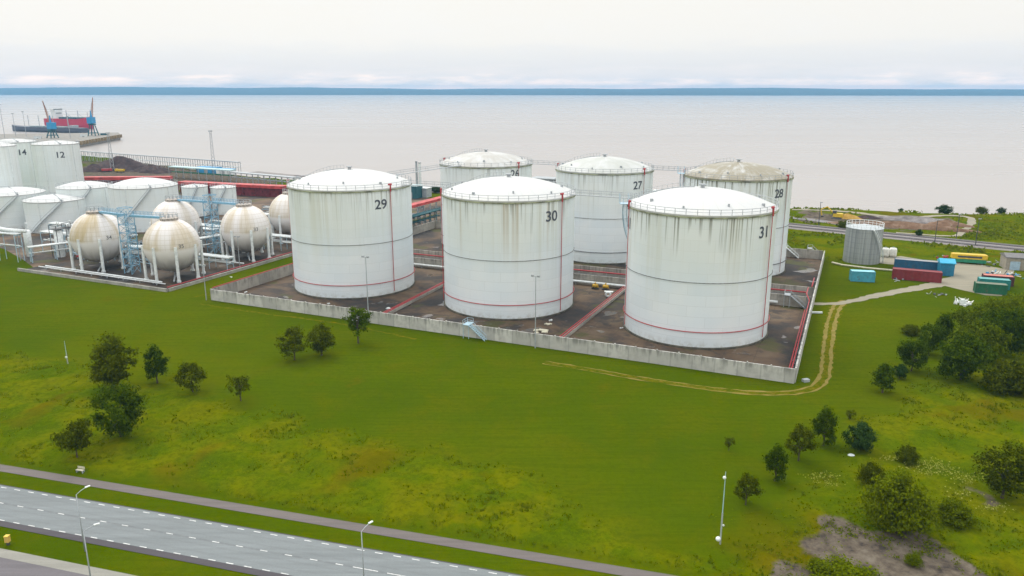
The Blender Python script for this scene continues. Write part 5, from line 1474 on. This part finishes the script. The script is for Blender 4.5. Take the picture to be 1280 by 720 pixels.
tree('bush', 1060, 742, 34, 90, 'wide light green clump cut by the bottom edge on the bare ground', 'bush', 'bush', 'bushes on the rough grass', 2.0)
tree('bush', 1142, 706, 14, 22, 'small yellow green clump on the bare ground, right', 'bush', 'bush', 'bushes on the rough grass', 3.0)
tree('bluish', 1180, 268.5, 12, 18, 'round dark bush on the coastal ridge above the sandy lane', 'bush', 'bush', 'bushes on the coastal ridge')
tree('shrub', 1226, 267.5, 9, 16, 'spreading dark bush on the ridge, second from the right', 'bush', 'bush', 'bushes on the coastal ridge')
tree('bluish', 1251, 268.5, 9, 10, 'round bush on the ridge near the right edge', 'bush', 'bush', 'bushes on the coastal ridge', 1.0)
tree('bluish', 1126, 264.5, 4, 6, 'tiny bush on the ridge line left of the round dark one', 'bush', 'bush', 'bushes on the coastal ridge', 2.0)
tree('bluish', 1148, 296, 9, 9, 'small round bush between the railway and the excavation', 'bush', 'bush', 'bushes on the coastal ridge', 3.0)
tree('shrub', 1054, 286, 10, 20, 'green bush beside the grey lane left of the silo', 'bush', 'bush', 'bushes on the coastal ridge', 3.0)
tree('bluish', 545, 241, 8, 16, 'green bush by the shore left of tank 26', 'bush', 'bush', 'bushes on the coastal ridge', 2.0)

# ------------------------------------------------------------------ tall grass of the meadows: uncountable blades
def tufts():
    n = 150000
    x = rng.uniform(-112, 170, n); y = rng.uniform(66, 176, n)
    jx = x + (vnoise(x, y, 5, 1) - .5) * 7; jy = y + (vnoise(x, y, 5, 2) - .5) * 7
    M = np.maximum(soft_in(jx, jy, meadow_left, 3), soft_in(jx, jy, meadow_right, 3))
    c = x * RN.x + y * RN.y; M = np.where((c < 76.9) , 0, M)
    bare = np.maximum(soft_in(jx, jy, bare_patch, 2.5), soft_in(jx, jy, bare2, 3))
    dens = M * np.clip(1 - bare * 1.3, 0, 1) * (vnoise(x, y, 4.5, 8) * .7 + vnoise(x, y, 14, 9) * .6)
    k = rng.random(n) < np.clip(dens * 1.1 - .15, 0, 1)
    # keep only what the frame can see
    d_ = y * C_ + CAM_H * S_; u = F * x / d_
    k &= np.abs(u) < 720
    x, y = x[k], y[k]; n = len(x)
    hgt = rng.uniform(.12, .34, n) * (.5 + vnoise(x, y, 6, 10)); vs = []
    for b in range(3):
        a = rng.uniform(0, 2 * PI, n); w = rng.uniform(.05, .12, n); ox, oy = rng.normal(0, .14, n), rng.normal(0, .14, n)
        lx, ly = rng.normal(0, .22, n) * hgt, rng.normal(0, .22, n) * hgt
        p = np.stack([x + ox - np.cos(a) * w, y + oy - np.sin(a) * w, np.full(n, .1)], -1); q = np.stack([x + ox + np.cos(a) * w, y + oy + np.sin(a) * w, np.full(n, .1)], -1)
        t1 = np.stack([x + ox + np.cos(a) * w * .7 + lx, y + oy + np.sin(a) * w * .7 + ly, .15 + hgt], -1); t0 = np.stack([x + ox - np.cos(a) * w * .7 + lx, y + oy - np.sin(a) * w * .7 + ly, .15 + hgt], -1)
        vs.append(np.stack([p, q, t1, t0], 1).reshape(-1, 3))
    v = np.concatenate(vs)
    o = bpy.data.objects.new('meadow_grass', quads_mesh('meadow_grass', v, LEAF['grass'])); COL.objects.link(o)
    tag(o, 'tall uneven grass of the rough meadows in front', 'grass', kind='stuff')
tufts()

def flowers():
    cs = xy([(1118, 578), (1140, 582), (1160, 583), (1175, 590), (1190, 596), (1205, 606), (1165, 597), (1035, 610), (1145, 590), (1215, 600), (1200, 622), (1240, 640), (1028, 600)])
    P = []
    for (x, y) in cs:
        k = int(rng.integers(50, 130)); P.append(np.stack([rng.normal(x, 1.3, k), rng.normal(y, .55, k), rng.uniform(.35, .95, k)], -1))
    q = np.concatenate(P); n = len(q)
    nrm = rng.normal(0, .5, (n, 3)) + np.array([0, 0, 1]); nrm /= np.linalg.norm(nrm, axis=1)[:, None]
    t = np.cross(nrm, rng.normal(0, 1, (n, 3))); t /= np.linalg.norm(t, axis=1)[:, None]; b = np.cross(nrm, t); s = rng.uniform(.05, .13, n)[:, None]
    v = np.stack([q - t * s, q - b * s, q + t * s, q + b * s], 1).reshape(-1, 3)
    o = bpy.data.objects.new('flowering_weeds', quads_mesh('flowering_weeds', v, leafy('pale_flowers', (.16, .19, .004), (.36, .36, .10), .2))); COL.objects.link(o)
    tag(o, 'pale flowering weeds in the rough grass beyond the big bush', 'weeds', kind='stuff')
flowers()
def scrub():
    n = 60000
    x = rng.uniform(85, 330, n); y = rng.uniform(205, 350, n)
    M = soft_in(x, y, far_meadow, 6) * (1 - soft_in(x, y, bare_far, 6))
    z, sd = rise(x, y)
    k = (rng.random(n) < M * (vnoise(x, y, 9, 20) * 1.6 - .45)) & (sd > 2) & (np.abs(F * x / (y * C_ + CAM_H * S_)) < 700)
    a, b = at(860, 269.5), at(1420, 325.0); dd = seg_dist(x, y, [(a.x, a.y), (b.x, b.y)]); k &= dd > 8
    lane = xy([(1120, 291), (1160, 294), (1195, 295), (1204, 289), (1214, 281), (1208, 276), (1180, 274), (1120, 275), (1040, 268), (990, 265)]); k &= seg_dist(x, y, lane) > 2.2
    yardp = xy([(1090, 318), (1290, 318), (1290, 350), (1090, 350)]); k &= ~inside(x, y, yardp)
    x, y, z = x[k], y[k], z[k]; n = len(x); h = rng.uniform(.25, .9, n) * (.4 + vnoise(x, y, 12, 21))
    q = np.stack([x, y, z + h * .5], -1); nrm = rng.normal(0, .7, (n, 3)) + np.array([0, -.4, .8]); nrm /= np.linalg.norm(nrm, axis=1)[:, None]
    t = np.cross(nrm, rng.normal(0, 1, (n, 3))); t /= np.linalg.norm(t, axis=1)[:, None]; b = np.cross(nrm, t); s = h[:, None] * .8
    v = np.stack([q - t * s, q - b * s, q + t * s, q + b * s], 1).reshape(-1, 3)
    o = bpy.data.objects.new('scrub', quads_mesh('scrub', v, LEAF['weed'])); COL.objects.link(o); tag(o, 'low green scrub between the railway and the sea', 'scrub', kind='stuff')
scrub()
def weeds():
    n = 9000
    x = rng.uniform(24, 62, n); y = rng.uniform(66, 92, n)
    e_ = seg_dist(x, y, bare_patch + [bare_patch[0]]); ins = inside(x, y, bare_patch)
    p = np.where(ins, np.exp(-e_ / 1.2) * .7 + (vnoise(x, y, 2.6, 30) > .66) * .6, np.exp(-e_ / 2.0) * .9)
    k = rng.random(n) < p * vnoise(x, y, 1.3, 31) * 1.3; x, y = x[k], y[k]; n = len(x)
    vs = []
    for rep in range(5):
        h = rng.uniform(.08, .42, n); q = np.stack([x + rng.normal(0, .16, n), y + rng.normal(0, .16, n), h], -1)
        nrm = rng.normal(0, .7, (n, 3)) + np.array([0, 0, .9]); nrm /= np.linalg.norm(nrm, axis=1)[:, None]
        t = np.cross(nrm, rng.normal(0, 1, (n, 3))); t /= np.linalg.norm(t, axis=1)[:, None]; b = np.cross(nrm, t); s = rng.uniform(.07, .17, n)[:, None]
        vs.append(np.stack([q - t * s, q - b * s * .6, q + t * s, q + b * s * .6], 1).reshape(-1, 3))
    o = bpy.data.objects.new('weeds', quads_mesh('weeds', np.concatenate(vs), LEAF['weed'])); COL.objects.link(o); tag(o, 'yellow green weeds growing over the bare ground at lower right', 'weeds', kind='stuff')
weeds()

# ------------------------------------------------------------------ air
def haze():
    m = bpy.data.materials.new('haze_air'); m.use_nodes = True; nt = m.node_tree; nt.nodes.clear()
    out = nt.nodes.new('ShaderNodeOutputMaterial'); v = nt.nodes.new('ShaderNodeVolumePrincipled')
    v.inputs['Color'].default_value = (.26, .62, 1.0, 1); v.inputs['Density'].default_value = HAZE; v.inputs['Anisotropy'].default_value = 0.0
    L(nt, v.outputs[0], out.inputs['Volume'])
    mb = MB(); mb.box((0, 6500, 53), (34000, 14500, 126))
    o = mb.build('haze', m); tag(o, kind='stuff', label='pale bluish air over land and sea', cat='haze')
HAZE = 1.0e-4
haze()

# ------------------------------------------------------------------ sky, sun, camera
SUN_EL, SUN_AZ = R_(48), R_(-32)          # behind thin cloud, ahead and to the left
w = bpy.data.worlds.new('World'); scene.world = w; w.use_nodes = True
nt = w.node_tree; bg = nt.nodes['Background']; outw = nt.nodes['World Output']
sky = N(nt, 'ShaderNodeTexSky', sky_type='NISHITA', sun_disc=False, sun_elevation=SUN_EL, sun_rotation=SUN_AZ)
L(nt, sky.outputs[0], bg.inputs[0]); bg.inputs[1].default_value = .10
tc = N(nt, 'ShaderNodeTexCoord').outputs['Generated']; sp = N(nt, 'ShaderNodeSeparateXYZ'); L(nt, tc, sp.inputs[0])
mp = N(nt, 'ShaderNodeMapping'); mp.inputs['Scale'].default_value = (1, 1, 5.0); L(nt, tc, mp.inputs[0])
cn = noise(nt, mp.outputs[0], 5.5, 6, .6, .3)
mp2 = N(nt, 'ShaderNodeMapping'); mp2.inputs['Scale'].default_value = (1, 1, 7.0); L(nt, tc, mp2.inputs[0])
cn2 = noise(nt, mp2.outputs[0], 13.0, 6, .62)
zz = math_n(nt, 'ADD', sp.outputs[2], math_n(nt, 'MULTIPLY', math_n(nt, 'SUBTRACT', cn2, .5), .034))
colr = ramp(nt, zz, [(0.0, (1.6, 1.12, .86)), (.006, (1.25, .98, .82)), (.014, (.80, .735, .71)), (.030, (.70, .68, .675)), (.042, (.705, .69, .68)), (.058, (.755, .725, .685)), (.125, (.765, .735, .675)), (.22, (.86, .83, .78)), (.5, (1.25, 1.24, 1.20)), (1.0, (1.45, 1.46, 1.46))])
cloud = mixc(nt, math_n(nt, 'MULTIPLY', smooth_n(nt, cn, .45, .7), .10), colr, (.74, .75, .79))
bg2 = nt.nodes.new('ShaderNodeBackground'); L(nt, cloud, bg2.inputs[0]); bg2.inputs[1].default_value = 1.0
mx = nt.nodes.new('ShaderNodeMixShader'); mx.inputs[0].default_value = .93
L(nt, bg.outputs[0], mx.inputs[1]); L(nt, bg2.outputs[0], mx.inputs[2]); L(nt, mx.outputs[0], outw.inputs[0])

sl = bpy.data.lights.new('sun', 'SUN'); sl.energy = 1.15; sl.angle = R_(22); sl.color = (1, .95, .86)
so = bpy.data.objects.new('sun', sl); COL.objects.link(so)
dirv = Vector((math.sin(SUN_AZ) * math.cos(SUN_EL), math.cos(SUN_AZ) * math.cos(SUN_EL), math.sin(SUN_EL)))
so.rotation_euler = dirv.to_track_quat('Z', 'Y').to_euler()

cam = bpy.data.cameras.new('camera'); cam.sensor_width = 36; cam.lens = 36 * F / 1280; cam.clip_end = 60000; cam.clip_start = .5
co = bpy.data.objects.new('camera', cam); COL.objects.link(co); co.location = (0, 0, CAM_H); co.rotation_euler = (PI / 2 - PITCH, 0, 0)
scene.camera = co
vs_ = scene.view_settings; vs_.view_transform = 'Standard'; vs_.look = 'None'; vs_.exposure = 0.42; vs_.gamma = 1; vs_.use_curve_mapping = False
scene.cycles.max_bounces = 5; scene.cycles.diffuse_bounces = 3; scene.cycles.volume_bounces = 0; scene.cycles.use_denoising = True
scene.cycles.transparent_max_bounces = 6
